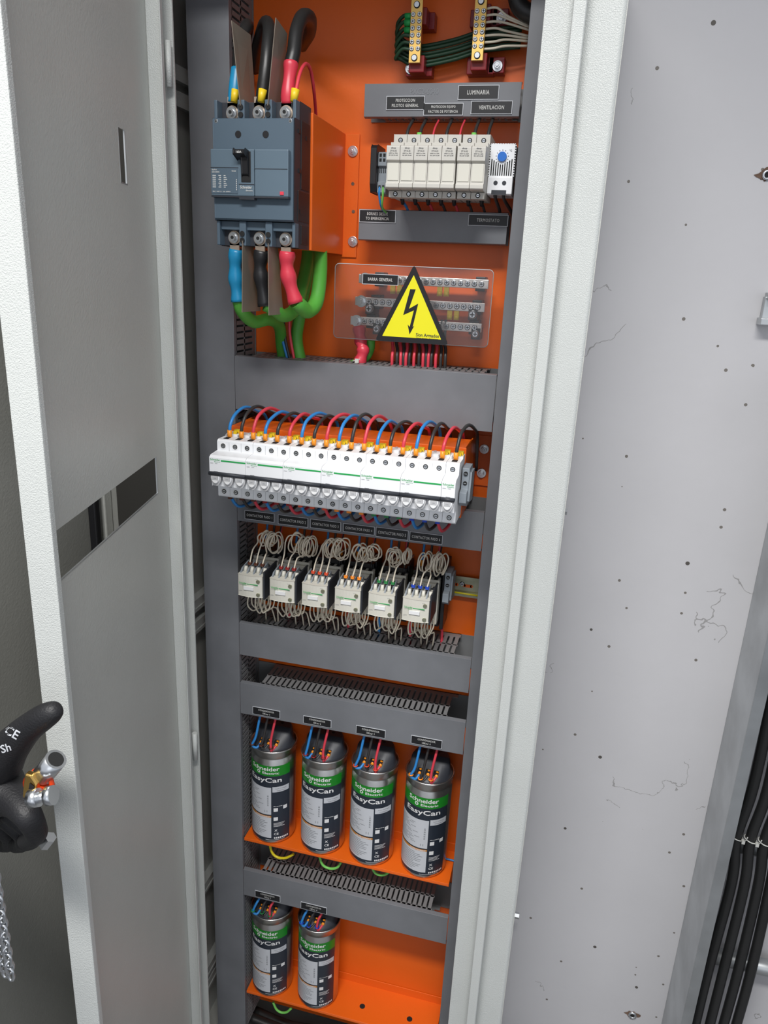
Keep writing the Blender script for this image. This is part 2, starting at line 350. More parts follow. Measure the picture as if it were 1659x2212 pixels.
# ================================================================== cable ducts
LID = 1.045
def fingers(b, fixed, a0, a1, d0, d1, horiz, th, pitch=0.0094, fw=0.0062, mi=0):
    # slotted side: rows of fingers from d0 (lid side) to d1 (plate side); horiz: fingers march along x at z=fixed, else along z at x=fixed
    def bx(p, q, e, f_):
        if horiz: b.box(p, q, e, f_, fixed, fixed+th, mi)
        else: b.box(fixed, fixed+th, e, f_, p, q, mi)
    bx(a0, a1, d1-0.012, d1)
    n = int((a1-a0)/pitch); dm = d0+(d1-d0)*0.45
    for i in range(n):
        p = a0+i*pitch+(pitch-fw)/2; bx(p, p+fw, d0, d1-0.012)
        bx(p-0.0013, p+fw+0.0013, dm-0.0015, dm+0.0015); bx(p-0.0015, p+fw+0.0015, d0, d0+0.006)
def duct(name, label, x0, x1, z0, z1, lid, group=None, fin=(True, True), lx=None):
    t = thing(name, label, 'cable duct', ((x0+x1)/2, PLATE, z0), group)
    b = B(); b.box(x0, x1, PLATE-0.0025, PLATE-0.0005, z0, z1)
    fx0, fx1 = lx or (x0, x1)
    fingers(b, z1-0.0015, fx0, fx1, lid+0.006, PLATE-0.0005, True, 0.0015); fingers(b, z0, fx0, fx1, lid+0.006, PLATE-0.0005, True, 0.0015)
    mk('slotted_channel', b, 'ductin', t)
    b = B(); b.prism([(lid, z0), (lid, z1), (lid+0.007, z1+0.0012), (lid+0.0085, z1+0.0004), (lid+0.0085, z1-0.0012), (lid+0.0015, z1-0.0015), (lid+0.0015, z0+0.0015), (lid+0.0085, z0+0.0012), (lid+0.0085, z0-0.0004), (lid+0.007, z0-0.0012)], x0, x1, 'x')
    mk('lid', b, 'duct', t, 0.0003)
    return t
DX0, DX1 = -0.4880, -0.0945
duct('cable_duct', 'short grey wiring duct at top, carrying the lighting and ventilation name plates', -0.3105, -0.1000, 0.2080, 0.2480, 1.088, lx=(-0.288, -0.104))
duct('cable_duct', 'short grey wiring duct below the ivory fuse holders and thermostat', -0.3130, -0.1025, 0.0500, 0.0900, 1.088, lx=(-0.30, -0.108))
duct('cable_duct', 'tallest grey wiring duct with blank lid, between warning sign and breaker row', DX0, DX1, -0.2033, -0.1232, LID, lx=(-0.47, -0.112))
duct('cable_duct', 'grey wiring duct carrying the six contactor name plates under the breaker row', DX0, DX1, -0.3846, -0.3244, LID, lx=(-0.47, -0.122))
duct('cable_duct', 'grey wiring duct with blank lid right below the contactors', DX0, DX1, -0.6262, -0.5663, LID, lx=(-0.47, -0.122))
duct('cable_duct', 'grey wiring duct carrying four capacitor name plates above the upper capacitors', DX0, DX1, -0.7415, -0.6807, LID, lx=(-0.455, -0.118))
duct('cable_duct', 'lowest grey wiring duct carrying two capacitor name plates', DX0, DX1, -1.1430, -1.0830, LID, lx=(-0.455, -0.118))
def vduct(label, x0, x1):
    t = thing('cable_duct', label, 'cable duct', ((x0+x1)/2, PLATE, -1.5))
    b = B(); b.box(x0, x1, PLATE-0.0025, PLATE-0.0005, -1.5, 0.375)
    for fx in (x0+0.001, x1-0.0025): fingers(b, fx, -1.5, 0.375, LID+0.006, PLATE-0.0005, False, 0.0015)
    mk('slotted_channel', b, 'ductin', t)
    b = B(); b.prism([(x0, LID), (x1, LID), (x1, LID+0.009), (x1-0.0012, LID+0.009), (x1-0.0012, LID+0.0015), (x0+0.0012, LID+0.0015), (x0+0.0012, LID+0.009), (x0, LID+0.009)], -1.5, 0.375, 'z')
    mk('lid', b, 'duct', t, 0.0004)
vduct('full height vertical grey wiring duct along the left side of the panel', -0.5510, -0.4890)
vduct('full height vertical grey wiring duct along the right side, partly behind the cabinet frame', -0.0935, -0.0340)
# faint moulded size code on the top duct
top = [o for o in C.objects if o.name == 'cable_duct'][0]
mk('printed_code', B().text('PXC2-6040', -0.2475, 0.2345, 1.0876, 0.0075, 0.039), 'ink', top)

# ================================================================== name plates
def nameplate(lines, tl, br, d, label, rim=True, hs=None, group=None):
    a, c = W(*tl, d), W(*br, d); x0, x1, z1, z0 = a.x, c.x, a.z, c.z
    t = thing('name_plate', label, 'name plate', ((x0+x1)/2, d, z0), group)
    mk('backing', B().box(x0, x1, d-0.0009, d, z0, z1), 'whitelab', t)
    e = 0.0008; h = z1-z0; wd = x1-x0
    mk('face', B().box(x0+e, x1-e, d-0.0011, d-0.0008, z0+e, z1-e), 'black', t)
    b = B(); n = len(lines); lh = h*(0.30 if n == 1 else 0.235)
    for i, s in enumerate(lines):
        zc = (z0+z1)/2 + ((n-1)/2-i)*lh*1.55
        asp = textgeo(s, 1.15)[2]; ww = min(lh*asp*0.72, wd*0.86)
        b.text(s, (x0+x1)/2, zc-lh/2, d-0.00125, lh, ww, anchor='c', spacing=1.15)
    mk('lettering', b, 'inkl', t)
UD = 1.0875
nameplate(['PROTECCION', 'PILOTOS GENERAL'], (835.2, 207.8), (916.7, 237.5), UD, 'black name plate reading PROTECCION PILOTOS GENERAL on the top duct')
nameplate(['PROTECCION EQUIPO', 'FACTOR DE POTENCIA'], (915.8, 223), (999.9, 249.5), UD, 'black name plate reading PROTECCION EQUIPO FACTOR DE POTENCIA on the top duct')
nameplate(['LUMINARIA'], (990.7, 184.4), (1076.6, 215.3), UD, 'black name plate reading LUMINARIA on the top duct')
nameplate(['VENTILACION'], (1018.5, 218.2), (1105.5, 246.7), UD, 'black name plate reading VENTILACION on the top duct')
nameplate(['BORNES DESDE', 'TO EMERGENCIA'], (776.8, 452.2), (854.5, 482.2), UD, 'black name plate reading BORNES DESDE TO EMERGENCIA below the terminal blocks')
nameplate(['TERMOSTATO'], (1012.7, 462.4), (1096.5, 489.9), UD, 'black name plate reading TERMOSTATO below the thermostat')
CT = [((528.9, 1101.3), (593, 1128.5)), ((601, 1111), (665.7, 1139.5)), ((670.7, 1120), (736.3, 1147.8)), ((742, 1129.5), (809, 1156.4)), ((812.6, 1137.5), (881.6, 1167.3)), ((885.8, 1147.5), (955.4, 1176.3))]
for i, (a, c) in enumerate(CT): nameplate(['CONTACTOR PASO %d' % (i+1)], a, c, LID-0.0002, 'black name plate reading CONTACTOR PASO %d under the breaker row' % (i+1), group='contactor name plates')
KD = [((546, 1525), (605.2, 1552.4)), ((655.5, 1545), (715.6, 1572.5)), ((769.6, 1565.8), (832.3, 1595)), ((888.6, 1587.3), (954.3, 1617.3)), ((551.2, 1922.3), (605.6, 1949)), ((650, 1947), (705.8, 1975))]
for i, (a, c) in enumerate(KD): nameplate(['CONDENSADOR', '10Kvar %d' % (i+1)], a, c, LID-0.0002, 'black name plate reading CONDENSADOR 10Kvar %d above a capacitor' % (i+1), group='capacitor name plates')

# ================================================================== breaker support bracket and rail
t = thing('breaker_bracket', 'orange sheet steel bracket holding the miniature breaker row off the plate', 'bracket', (-0.29, PLATE, -0.32))
b = B(); bx0, bx1 = -0.470, -0.1215
b.box(bx0, bx1, 0.988, 0.990, -0.318, -0.2175); b.box(bx0, bx1, 0.990, 1.049, -0.2195, -0.2175)
b.box(bx1-0.002, bx1, 0.990, PLATE-0.002, -0.318, -0.2175); b.box(bx0, bx0+0.002, 0.990, PLATE-0.002, -0.318, -0.2175)
b.box(bx1-0.002, -0.0985, PLATE-0.003, PLATE-0.0005, -0.305, -0.225); 
mk('bent_sheet', b, 'orange', t, 0.0006)
for q in ((1046, 970), (1040, 1022)):
    p = W(*q, PLATE-0.004); hexbolt(t, p.x, p.z, p.y+0.0005)
def dinrail(label, x0, x1, z, d, holes=()):
    b = B(); b.prism([(d, z-0.0175), (d, z-0.0125), (d+0.006, z-0.0125), (d+0.006, z+0.0125), (d, z+0.0125), (d, z+0.0175), (d+0.001, z+0.0175), (d+0.001, z+0.0135), (d+0.007, z+0.0135), (d+0.007, z-0.0135), (d+0.001, z-0.0135), (d+0.001, z-0.0175)], x0, x1, 'x')
    t = thing('din_rail', label, 'mounting rail', ((x0+x1)/2, d, z)); mk('rail', b, 'railzn', t)
    for hx in holes:
        b = B(); b.box(hx-0.006, hx+0.006, d+0.0055, d+0.0062, z-0.0025, z+0.0025); b.cyl((hx-0.006, d+0.0055, z), 'd', 0.0025, 0.0006, 12); b.cyl((hx+0.006, d+0.0055, z), 'd', 0.0025, 0.0006, 12); mk('rail_slot', b, 'orange', t)
    return t
dinrail('steel mounting rail behind the miniature breakers', bx0+0.003, bx1-0.003, -0.266, 0.980)

# ================================================================== miniature breakers
MX = -0.463; PT = 0.018
def breaker(x0, n, label, group=None):
    x1 = x0+n*PT-0.0004
    t = thing('circuit_breaker', label, 'circuit breaker', ((x0+x1)/2, 0.985, -0.309), group)
    prf = [(0.979, -0.309), (0.979, -0.2235), (0.960, -0.2235), (0.960, -0.2262), (0.9325, -0.2262), (0.930, -0.2285), (0.930, -0.2415), (0.9085, -0.2435), (0.905, -0.2460), (0.905, -0.2660), (0.9095, -0.2670), (0.9115, -0.2880), (0.9290, -0.2890), (0.930, -0.2905), (0.930, -0.3070), (0.932, -0.309)]
    mk('housing', B().prism(prf, x0, x1, 'x'), 'white', t, 0.0004)
    for i in range(n):
        xc = x0+(i+0.5)*PT
        for zc in (-0.2345, -0.3005):
            b = B(); b.cyl((xc, 0.9294, zc), 'd', 0.0046, 0.0008, 20, mi=0); b.cyl((xc, 0.9292, zc), 'd', 0.0034, 0.0008, 20, mi=1); b.cyl((xc, 0.9288, zc), 'd', 0.0024, 0.001, 12, mi=2); b.box(xc-0.0018, xc+0.0018, 0.9286, 0.929, zc-0.0004, zc+0.0004, 1)
            mk('terminal_screw', b, ['white2', 'hole', 'steel'], t)
        # rocker: half-round cup with a raised lip and a pale foot
        def half(r, c_z, n_=14, top=0.0): return [(xc+r*math.cos(math.pi+math.pi*q_/n_), c_z+top+r*1.75*math.sin(math.pi+math.pi*q_/n_)) for q_ in range(n_+1)]
        b = B(); b.prism(half(0.0080, -0.2718), 0.9052, 0.9100, 'd', 0, True); b.prism(half(0.0060, -0.2718), 0.9035, 0.9052, 'd', 3, True)
        b.box(xc-0.0042, xc+0.0042, 0.9018, 0.9036, -0.2768, -0.2715, 0)
        fo = [(xc+0.0054*math.cos(math.pi+math.pi*q_/12), -0.2722+0.0054*1.75*math.sin(math.pi+math.pi*q_/12)) for q_ in range(2, 11)]; b.prism(fo, 0.9022, 0.9036, 'd', 1)
        b.text('I-ON', xc, -0.2752, 0.9017, 0.0013, anchor='c', mi=2)
        mk('rocker', b, ['lgrey', 'white2', 'ink', 'white'], t)
        # clamp openings on the top face
        b = B(); b.box(xc-0.0035, xc+0.0035, 0.938, 0.948, -0.2262, -0.2256, 0); b.box(xc-0.006, xc-0.0045, 0.950, 0.958, -0.2262, -0.2225, 1); b.box(xc+0.003, xc+0.006, 0.966, 0.974, -0.2235, -0.2215, 1)
        mk('terminal_opening', b, ['hole', 'lgrey'], t)
        if i: mk('pole_line', B().box(x0+i*PT-0.0002, x0+i*PT+0.0002, 0.9297, 0.9305, -0.2415, -0.2290).box(x0+i*PT-0.0002, x0+i*PT+0.0002, 0.9297, 0.9305, -0.3065, -0.2905), 'lgrey', t)
    b = B(); b.cyl((x0-0.001, 0.9045, -0.2685), 'x', 0.0026, x1-x0+0.0012, 12); b.box(x0, x1, 0.904, 0.912, -0.2705, -0.2680)
    mk('toggle_bar', b, 'bluegrey' if False else 'dark', t)
    b = B(); zt_ = -0.2500
    b.text('Schneider', x0+0.0010, zt_-0.0002, 0.90485, 0.0029, 0.0150 if n > 1 else 0.0150, mi=0); b.text('Electric', x0+0.0072, zt_-0.0024, 0.90485, 0.0014, 0.0088, mi=0)
    b.text('C60N', x0+0.0010, zt_-0.0047, 0.90485, 0.0013, 0.0045, mi=1); b.text('C25A' if n > 1 else 'C6A', x0+0.0080, zt_-0.0047, 0.90485, 0.0013, 0.0040, mi=1)
    if n > 1: b.box(x0+0.0172, x1-0.0004, 0.9046, 0.905, zt_-0.0006, zt_+0.0014, 0)
    b.box(x0+0.006, x0+0.012, 0.9048, 0.905, -0.2655, -0.2650, 1)
    b.text('C25' if n > 1 else 'C6', x0+0.002, -0.2880, 0.9106, 0.0018, mi=1); b.text('400~ 500V', x0+n*PT*0.35+0.004, -0.2880, 0.9106, 0.0012, mi=1) if n > 1 else b.text('230~', x0+0.0105, -0.2880, 0.9106, 0.0012, mi=1)
    mk('printing', b, ['green', 'ink'], t)
    return t
ords = ['first', 'second', 'third', 'fourth', 'fifth', 'sixth', 'seventh', 'eighth', 'ninth', 'tenth', 'eleventh', 'twelfth', 'thirteenth', 'fourteenth', 'fifteenth', 'sixteenth', 'seventeenth', 'eighteenth', 'nineteenth']
b0 = breaker(MX, 3, 'white three-pole circuit breaker at the left end of the breaker row', 'three-pole breakers in the row')
for i in range(1, 6): dup(b0, (i*3*PT, 0, 0), 'white three-pole circuit breaker, %s from the left in the breaker row' % ords[i], 'three-pole breakers in the row')
breaker(MX+18*PT, 1, 'narrow white single-pole circuit breaker at the right end of the breaker row')
# small end terminals on the rail, right of the breakers
def endblock(x, z, d, label):
    t = thing('terminal_block', label, 'terminal block', (x, d+0.04, z-0.03))
    b = B(); b.prism([(d+0.045, z-0.026), (d+0.045, z+0.026), (d+0.014, z+0.026), (d+0.012, z-0.002), (d, z-0.004), (d, z-0.018), (d+0.008, z-0.024)], x, x+0.0095, 'x'); mk('housing', b, 'mgrey', t, 0.0005)
    b = B(); b.prism([(d+0.045, z-0.024), (d+0.045, z+0.02), (d+0.018, z+0.020), (d+0.010, z-0.018)], x+0.0095, x+0.0125, 'x'); mk('end_stop', b, 'mgrey', t, 0.0005)
    for dz in (0.019, 0.006): mk('clamp_screw', B().cyl((x+0.0047, d+0.0115, z+dz), 'd', 0.0028, 0.002, 12, mi=0).box(x+0.003, x+0.0064, d+0.0111, d+0.0116, z+dz-0.0004, z+dz+0.0004, 1), ['hole', 'steel'], t)
endblock(-0.1195, -0.262, 0.935, 'small grey terminal block clipped right of the breaker row')
# jumper wires over the breakers
seq = ['blue', 'black', 'red']; mats = {'blue': 'wblue', 'black': 'wblack', 'red': 'wred'}
cols = [seq[i % 3] for i in range(18)]+['black']
for i in range(19):
    x = MX+(i+0.5)*PT; c = cols[i]; pk = random.uniform(-0.004, 0.004); sh = random.uniform(0.0, 0.010)
    t = thing('wire', '%s wire arching over the breaker row into its %s pole from the left' % (c, ords[i]), 'wire', (x, 0.951, -0.2262), 'wires arching over the breakers')
    mk('insulation', B().tube([(x, 0.951, -0.219), (x+0.001, 0.952, -0.208), (x+0.003, 0.964, -0.194+pk), (x+0.006+sh/2, 0.990, -0.1875+pk), (x+0.009+sh, 1.022, -0.198+pk), (x+0.010+sh, 1.058, -0.216), (x+0.010+sh, 1.080, -0.27)], 0.0024, 10), mats[c], t)
    mk('ferrule', B().cyl((x, 0.951, -0.2285), 'z', 0.0031, 0.0125, 14, r2=0.0034), 'ferrule', t)
    if c != 'black' or i == 18:
        b = B().box(x-0.001, x+0.0075, 0.966, 0.974, -0.2232, -0.2185).cyl((x+0.003, 0.961, -0.2215), 'd', 0.0026, 0.006, 10)
        mk('spade_terminal', b, 'yclip', t)
tc = ['brown', 'dark red', 'vermilion', 'orange', 'green', 'blue']
for i in range(18):
    x = MX+(i+0.5)*PT; c = cols[i]; k = tc[i//3]
    t = thing('wire', '%s wire with %s marker looping under the breaker row at its %s pole' % (c, k, ords[i]), 'wire', (x, 0.955, -0.309), 'wires looping under the breakers')
    mk('insulation', B().tube([(x, 0.953, -0.305), (x, 0.954, -0.318), (x+0.003, 0.972, -0.335), (x+0.008, 1.005, -0.336), (x+0.010, 1.034, -0.326), (x+0.012, 1.056, -0.322), (x+0.012, 1.075, -0.335)], 0.0023, 8), mats[c], t)
    mk('marker', B().tube([(x+0.004*math.cos(a), 0.954+0.004*math.sin(a), -0.314) for a in [j*math.pi/5 for j in range(10)]], 0.0013, 6, sub=0, closed=True).box(x-0.003, x+0.003, 0.947, 0.951, -0.317, -0.312), 'tie_'+k, t)

# ================================================================== moulded case breaker and its bracket
t = thing('breaker_bracket', 'orange folded steel bracket behind the large blue grey breaker', 'bracket', (-0.40, PLATE, 0.03))
b = B(); b.box(-0.458, -0.3475, 0.984, 0.986, 0.029, 0.193)
b.box(-0.3495, -0.3475, 0.986, PLATE-0.002, 0.029, 0.193); b.box(-0.458, -0.456, 0.986, PLATE-0.002, 0.029, 0.193)
b.box(-0.3495, -0.3265, PLATE-0.003, PLATE-0.0005, 0.0255, 0.193)
mk('bent_sheet', b, 'orange', t, 0.0008)
for q in ((762, 327), (762, 522)):
    p = W(*q, PLATE-0.004); hexbolt(t, p.x, p.z, p.y+0.0005)
b = B()
for q in ((762, 397), (763, 457)): p = W(*q, PLATE-0.0035); b.cyl((p.x, PLATE-0.0035, p.z), 'd', 0.0024, 0.0008, 12)
mk('drilled_hole', b, 'rust', t)
x0, x1 = -0.457, -0.3505
t = thing('moulded_case_breaker', 'large blue grey moulded case circuit breaker with black toggle, upper left', 'circuit breaker', ((x0+x1)/2, 0.984, 0.03))
b = B()
b.prism([(0.984, 0.030), (0.984, 0.197), (0.945, 0.197), (0.945, 0.176), (0.928, 0.176), (0.928, 0.0600), (0.945, 0.0600), (0.945, 0.030)], x0, x1, 'x')
mk('case', b, 'dark', t, 0.0008)
b = B(); b.prism([(0.928, 0.0600), (0.9255, 0.062), (0.9255, 0.174), (0.928, 0.176), (0.930, 0.176), (0.930, 0.0600)], x0+0.0005, x1-0.0005, 'x'); mk('front_cover', b, 'bluegrey', t, 0.0006)
b = B(); b.box(x0+0.0004, x0+0.058, 0.917, 0.926, 0.0875, 0.1405); b.box(x0+0.0585, x1-0.004, 0.917, 0.926, 0.0875, 0.1405); mk('raised_panel', b, 'bluegrey2', t, 0.0012)
b = B(); b.box(x0+0.0585, x1-0.005, 0.9167, 0.9172, 0.1183, 0.1190); b.box(x0+0.0003, x0+0.0375, 0.9167, 0.9172, 0.1192, 0.1198); b.box(x0+0.038, x0+0.058, 0.9167, 0.9172, 0.1005, 0.1012); b.box(x0+0.0003, x1-0.004, 0.9175, 0.926, 0.0858, 0.0876); b.box(x0+0.038, x0+0.058, 0.917, 0.927, 0.0835, 0.086)
mk('panel_groove', b, 'dark', t)
b = B(); b.box(x0+0.041, x0+0.054, 0.9165, 0.918, 0.103, 0.138); mk('toggle_slot', b, 'hole', t, 0.001)
tg = B(); tg.prism([(0.918, 0.128), (0.918, 0.1375), (0.906, 0.1390), (0.9045, 0.1375), (0.9045, 0.1335), (0.911, 0.1310)], x0+0.0365, x0+0.0515, 'x'); tg.prism([(0.918, 0.110), (0.918, 0.130), (0.912, 0.132), (0.914, 0.112)], x0+0.043, x0+0.052, 'x'); tg = mk('toggle', tg, 'black', t, 0.0012)
mk('lettering', B().text('160A', x0+0.044, 0.1342, 0.9042, 0.0026, anchor='c'), 'inkl', tg)
b = B(); b.box(x0+0.001, x0+0.0365, 0.9165, 0.9171, 0.0900, 0.1185); mk('rating_plate', b, 'bluegrey', t)
b = B(); b.text('EasyPact', x0+0.0025, 0.1160, 0.9163, 0.0018); b.text('EZC250N', x0+0.0025, 0.1135, 0.9163, 0.0018); b.text('N3160', x0+0.029, 0.1150, 0.9163, 0.0015)
for i in range(7):
    z = 0.110-i*0.0022
    b.box(x0+0.003, x0+0.0075, 0.9163, 0.9165, z, z+0.0009); b.box(x0+0.011+(i % 2)*0.001, x0+0.0145, 0.9163, 0.9165, z, z+0.0009); b.box(x0+0.018, x0+0.0205+(i % 3)*0.001, 0.9163, 0.9165, z, z+0.0009)
for i in range(6): b.box(x0+0.0345, x0+0.0355, 0.9163, 0.9165, 0.094+i*0.0022, 0.0955+i*0.0022)
b.text('IEC 947-2  Ue 690V', x0+0.003, 0.0915, 0.9163, 0.0014, 0.024)
b.text('Schneider', x0+0.040, 0.0960, 0.9163, 0.0034, 0.0155); b.text('Electric', x0+0.0475, 0.0930, 0.9163, 0.0017, 0.009)
mk('lettering', b, 'inkl', t)
mk('test_button', B().box(x1-0.0145, x1-0.0095, 0.9160, 0.918, 0.0895, 0.0935), 'wred', t, 0.0003)
b = B()
for xs in (x0+0.034, x0+0.070): b.cyl((xs, 0.9250, 0.158), 'd', 0.0040, 0.002, 20)
mk('cover_screw', b, 'black', t)
for xs, zs, dd in ((x0+0.005, 0.1725, 0.926), (x1-0.005, 0.1725, 0.926), (x0+0.006, 0.0535, 0.941), (x1-0.006, 0.0535, 0.941)):
    b = B(); screw(b, xs, zs, dd, 0.0027); mk('corner_screw', b, ['steel', 'hole'], t)
# terminal shrouds
for ztop in (True, False):
    z0, z1 = (0.176, 0.197) if ztop else (0.030, 0.0595)
    for xl, xr in ((x0, x0+0.004), (x0+0.031, x0+0.040), (x1-0.040, x1-0.031), (x1-0.004, x1)):
        mk('terminal_shroud', B().box(xl, xr, 0.931, 0.946, z0, z1), 'bluegrey', t, 0.0008)
    if not ztop: mk('shroud_bridge', B().box(x0+0.004, x1-0.004, 0.936, 0.946, 0.049, 0.0595), 'bluegrey', t, 0.0008)
    b = B()
    for xs in (x0+0.0355, x1-0.0355):
        for zz in ((0.1805, 0.189) if ztop else (0.0445, 0.0365)): b.cyl((xs, 0.9293, zz), 'd', 0.0032, 0.001, 16)
    mk('shroud_hole', b, 'hole', t)
    for k in range(3):
        xs = x0+0.0178+k*0.0355; zc = 0.185 if ztop else 0.0400
        b = B(); b.cyl((xs, 0.9415, zc), 'd', 0.0068, 0.003, 22); b.cyl((xs, 0.938, zc), 'd', 0.0042, 0.004, 16); b.cyl((xs, 0.9377, zc), 'd', 0.0022, 0.001, 8, mi=1)
        mk('terminal_bolt', b, ['steel', 'hole'], t)
b = B()
for z0, z1, d0, d1 in ((0.10, 0.178, 0.950, 0.981), (0.062, 0.098, 0.940, 0.981), (0.035, 0.058, 0.952, 0.981)):
    b.box(x1-0.0005, x1+0.0007, d0, d1, z0, z1)
mk('side_panel', b, 'black', t, 0.0005)
b = B()
for z, d in ((0.162, 0.940), (0.118, 0.942), (0.071, 0.945), (0.158, 0.966)): b.box(x1, x1+0.0012, d, d+0.006, z, z+0.005)
mk('side_recess', b, 'black', t)
# phase barriers
def barrier(name, pts, label):
    nrm = (pts[1]-pts[0]).cross(pts[3]-pts[0]).normalized()*0.0009
    v = [p for p in pts]+[p+nrm for p in pts]
    b = B().add(v, [(0, 1, 2, 3), (7, 6, 5, 4), (0, 4, 5, 1), (1, 5, 6, 2), (2, 6, 7, 3), (3, 7, 4, 0)])
    c = pts[0]
    tag(mk(name, b, 'barrier'), label, 'barrier')
V3 = lambda *a: Vector(a)
barrier('phase_barrier', [V3(-0.4215, 0.928, 0.190), V3(-0.4215, 0.975, 0.190), V3(-0.4235, 0.965, 0.2745), V3(-0.4275, 0.920, 0.2770)], 'brown insulating sheet standing above the big breaker, left one')
barrier('phase_barrier', [V3(-0.3860, 0.928, 0.190), V3(-0.3860, 0.975, 0.190), V3(-0.3760, 0.965, 0.2750), V3(-0.3735, 0.923, 0.2795)], 'brown insulating sheet standing above the big breaker, right one')
barrier('phase_barrier', [V3(-0.4200, 0.928, 0.036), V3(-0.4200, 0.960, 0.036), V3(-0.4190, 0.982, -0.052), V3(-0.4190, 0.922, -0.052)], 'brown insulating sheet hanging below the big breaker beside the blue sleeve')
barrier('phase_barrier', [V3(-0.3850, 0.928, 0.034), V3(-0.3850, 0.960, 0.034), V3(-0.3830, 0.975, -0.054), V3(-0.3830, 0.925, -0.054)], 'brown insulating sheet hanging below the big breaker beside the red sleeve')
# power cables
def cable(label, segs, lug=None, name='power_cable'):
    base = segs[0][1][0]
    t = thing(name, label, 'cable', base)
    for nm, pts, r, m in segs: mk(nm, B().tube(pts, r, 12), m, t)
    if lug: mk('lug', B().cyl((lug[0], lug[1], lug[2]), 'd', 0.0085, 0.003, 20).box(lug[0]-0.0065, lug[0]+0.0065, lug[1]+0.0005, lug[1]+0.0035, min(lug[2], lug[3]), max(lug[2], lug[3])), 'copper', t)
    return t
XP = [x0+0.0178, x0+0.0533, x0+0.0888]
cable('black cable with blue sleeve rising from the left pole of the big breaker', [('sleeve', [(XP[0], 0.951, 0.197), (XP[0]+0.001, 0.953, 0.215), (XP[0]+0.002, 0.958, 0.236)], 0.0085, 'shblue'), ('sheath', [(XP[0]+0.002, 0.958, 0.234), W(519, 95, 0.972), W(531, 62, 0.99), W(535, 58, 1.02), W(528, 100, 1.08)], 0.0078, 'cblack')], (XP[0], 0.9445, 0.185, 0.203))
cable('black cable rising from the middle pole of the big breaker and bending back', [('sheath', [(XP[1], 0.951, 0.195), W(574, 150, 0.955), W(579, 95, 0.965), W(581, 58, 0.985), W(572, 52, 1.02), W(557, 100, 1.06), W(549, 150, 1.10)], 0.0080, 'cblack')], (XP[1], 0.9445, 0.185, 0.203))
cable('black hooked cable with red sleeve on the right upper pole of the big breaker', [('sleeve', [(XP[2], 0.951, 0.195), (XP[2], 0.952, 0.212), (XP[2]+0.001, 0.955, 0.232), (XP[2]+0.001, 0.957, 0.242)], lambda q: 0.0085+0.0008*math.sin(q*9), 'shred'), ('sheath', [(XP[2]+0.001, 0.957, 0.240), W(635, 110, 0.962), W(641, 65, 0.975), W(654, 36, 0.995), W(669, 40, 1.02), W(668, 70, 1.05), W(652, 98, 1.09)], 0.0085, 'cblack')], (XP[2], 0.9445, 0.185, 0.203))
for k, (xs, dx) in enumerate(zip(XP, (-0.003, -0.003, 0.010))):
    nm = ['left', 'middle', 'right'][k]
    t = thing('wire', 'thin wire with yellow ring terminal on the %s upper pole of the big breaker' % nm, 'wire', (xs+0.004, 0.942, 0.19), 'thin wires on the big breaker')
    mk('ring_terminal', B().cyl((xs+0.006+dx*0.5, 0.940, 0.196), (0.15, 0.1, 1), 0.0042, 0.014, 12, r2=0.0052), 'yclip', t)
    if k < 2: p = [(xs+0.008+dx*0.5, 0.942, 0.208), (xs+0.004, 0.960, 0.214), (xs+0.004, 1.0, 0.205), (xs+0.004, 1.09, 0.17)]
    else: p = [(xs+0.013, 0.943, 0.208), W(648, 158, 0.955), W(660, 138, 0.98), W(671, 152, 1.0), W(678, 195, 1.02), W(682, 243, 1.05), W(682, 270, 1.06)]
    mk('insulation', B().tube(p, 0.0022, 8), ['wblue', 'wblack', 'wred'][k], t)
XB = [x0+0.0178, x0+0.0533, x0+0.0888]
bump = lambda r: (lambda q: r+0.0012*math.sin(q*14))
cable('green cable with blue sleeve hanging from the left pole of the big breaker', [('sleeve', [(XB[0], 0.951, 0.026), (XB[0]-0.003, 0.953, 0.004), (XB[0]-0.003, 0.955, -0.018), (XB[0]-0.001, 0.957, -0.040)], bump(0.0092), 'shblue'), ('sheath', [(XB[0]-0.001, 0.957, -0.038), W(523, 672, 0.965), W(548, 695, 0.99), W(582, 690, 1.02), W(603, 705, 1.06), W(608, 745, 1.085), W(614, 790, 1.09)], 0.0088, 'wgreen')], (XB[0], 0.9445, 0.040, 0.022))
cable('green cable with black sleeve hanging from the middle pole of the big breaker', [('sleeve', [(XB[1], 0.951, 0.026), (XB[1]-0.003, 0.953, 0.006), (XB[1]-0.002, 0.955, -0.014), (XB[1]+0.002, 0.957, -0.044)], bump(0.0092), 'shblack'), ('sheath', [(XB[1]+0.002, 0.957, -0.042), W(592, 668, 0.964), W(613, 682, 0.985), W(637, 668, 1.01), W(652, 620, 1.045), W(664, 560, 1.075), W(666, 500, 1.085)], 0.0090, 'wgreen')], (XB[1], 0.9445, 0.040, 0.022))
cable('green U-bent cable with red sleeve on the right lower pole of the big breaker', [('sleeve', [(XB[2], 0.951, 0.026), (XB[2]-0.001, 0.952, 0.008), (XB[2]+0.002, 0.954, -0.012), (XB[2]+0.010, 0.957, -0.038)], bump(0.0096), 'shred'), ('sheath', [(XB[2]+0.0095, 0.957, -0.036), W(648, 660, 0.963), W(664, 672, 0.98), W(682, 655, 1.0), W(690, 610, 1.02), W(692, 555, 1.045), W(688, 500, 1.06)], 0.0100, 'wgreen')], (XB[2], 0.9445, 0.040, 0.022))
for lab, px, m, r in (('thick green cable dropping straight into the tall duct right of the thin wires', [(672, 520), (662, 600), (646, 690), (641, 735), (651, 788)], 'wgreen', 0.0092),):
    tag(mk('power_cable', B().tube([W(x, y, 1.09) for x, y in px], r, 12), m), lab, 'cable')
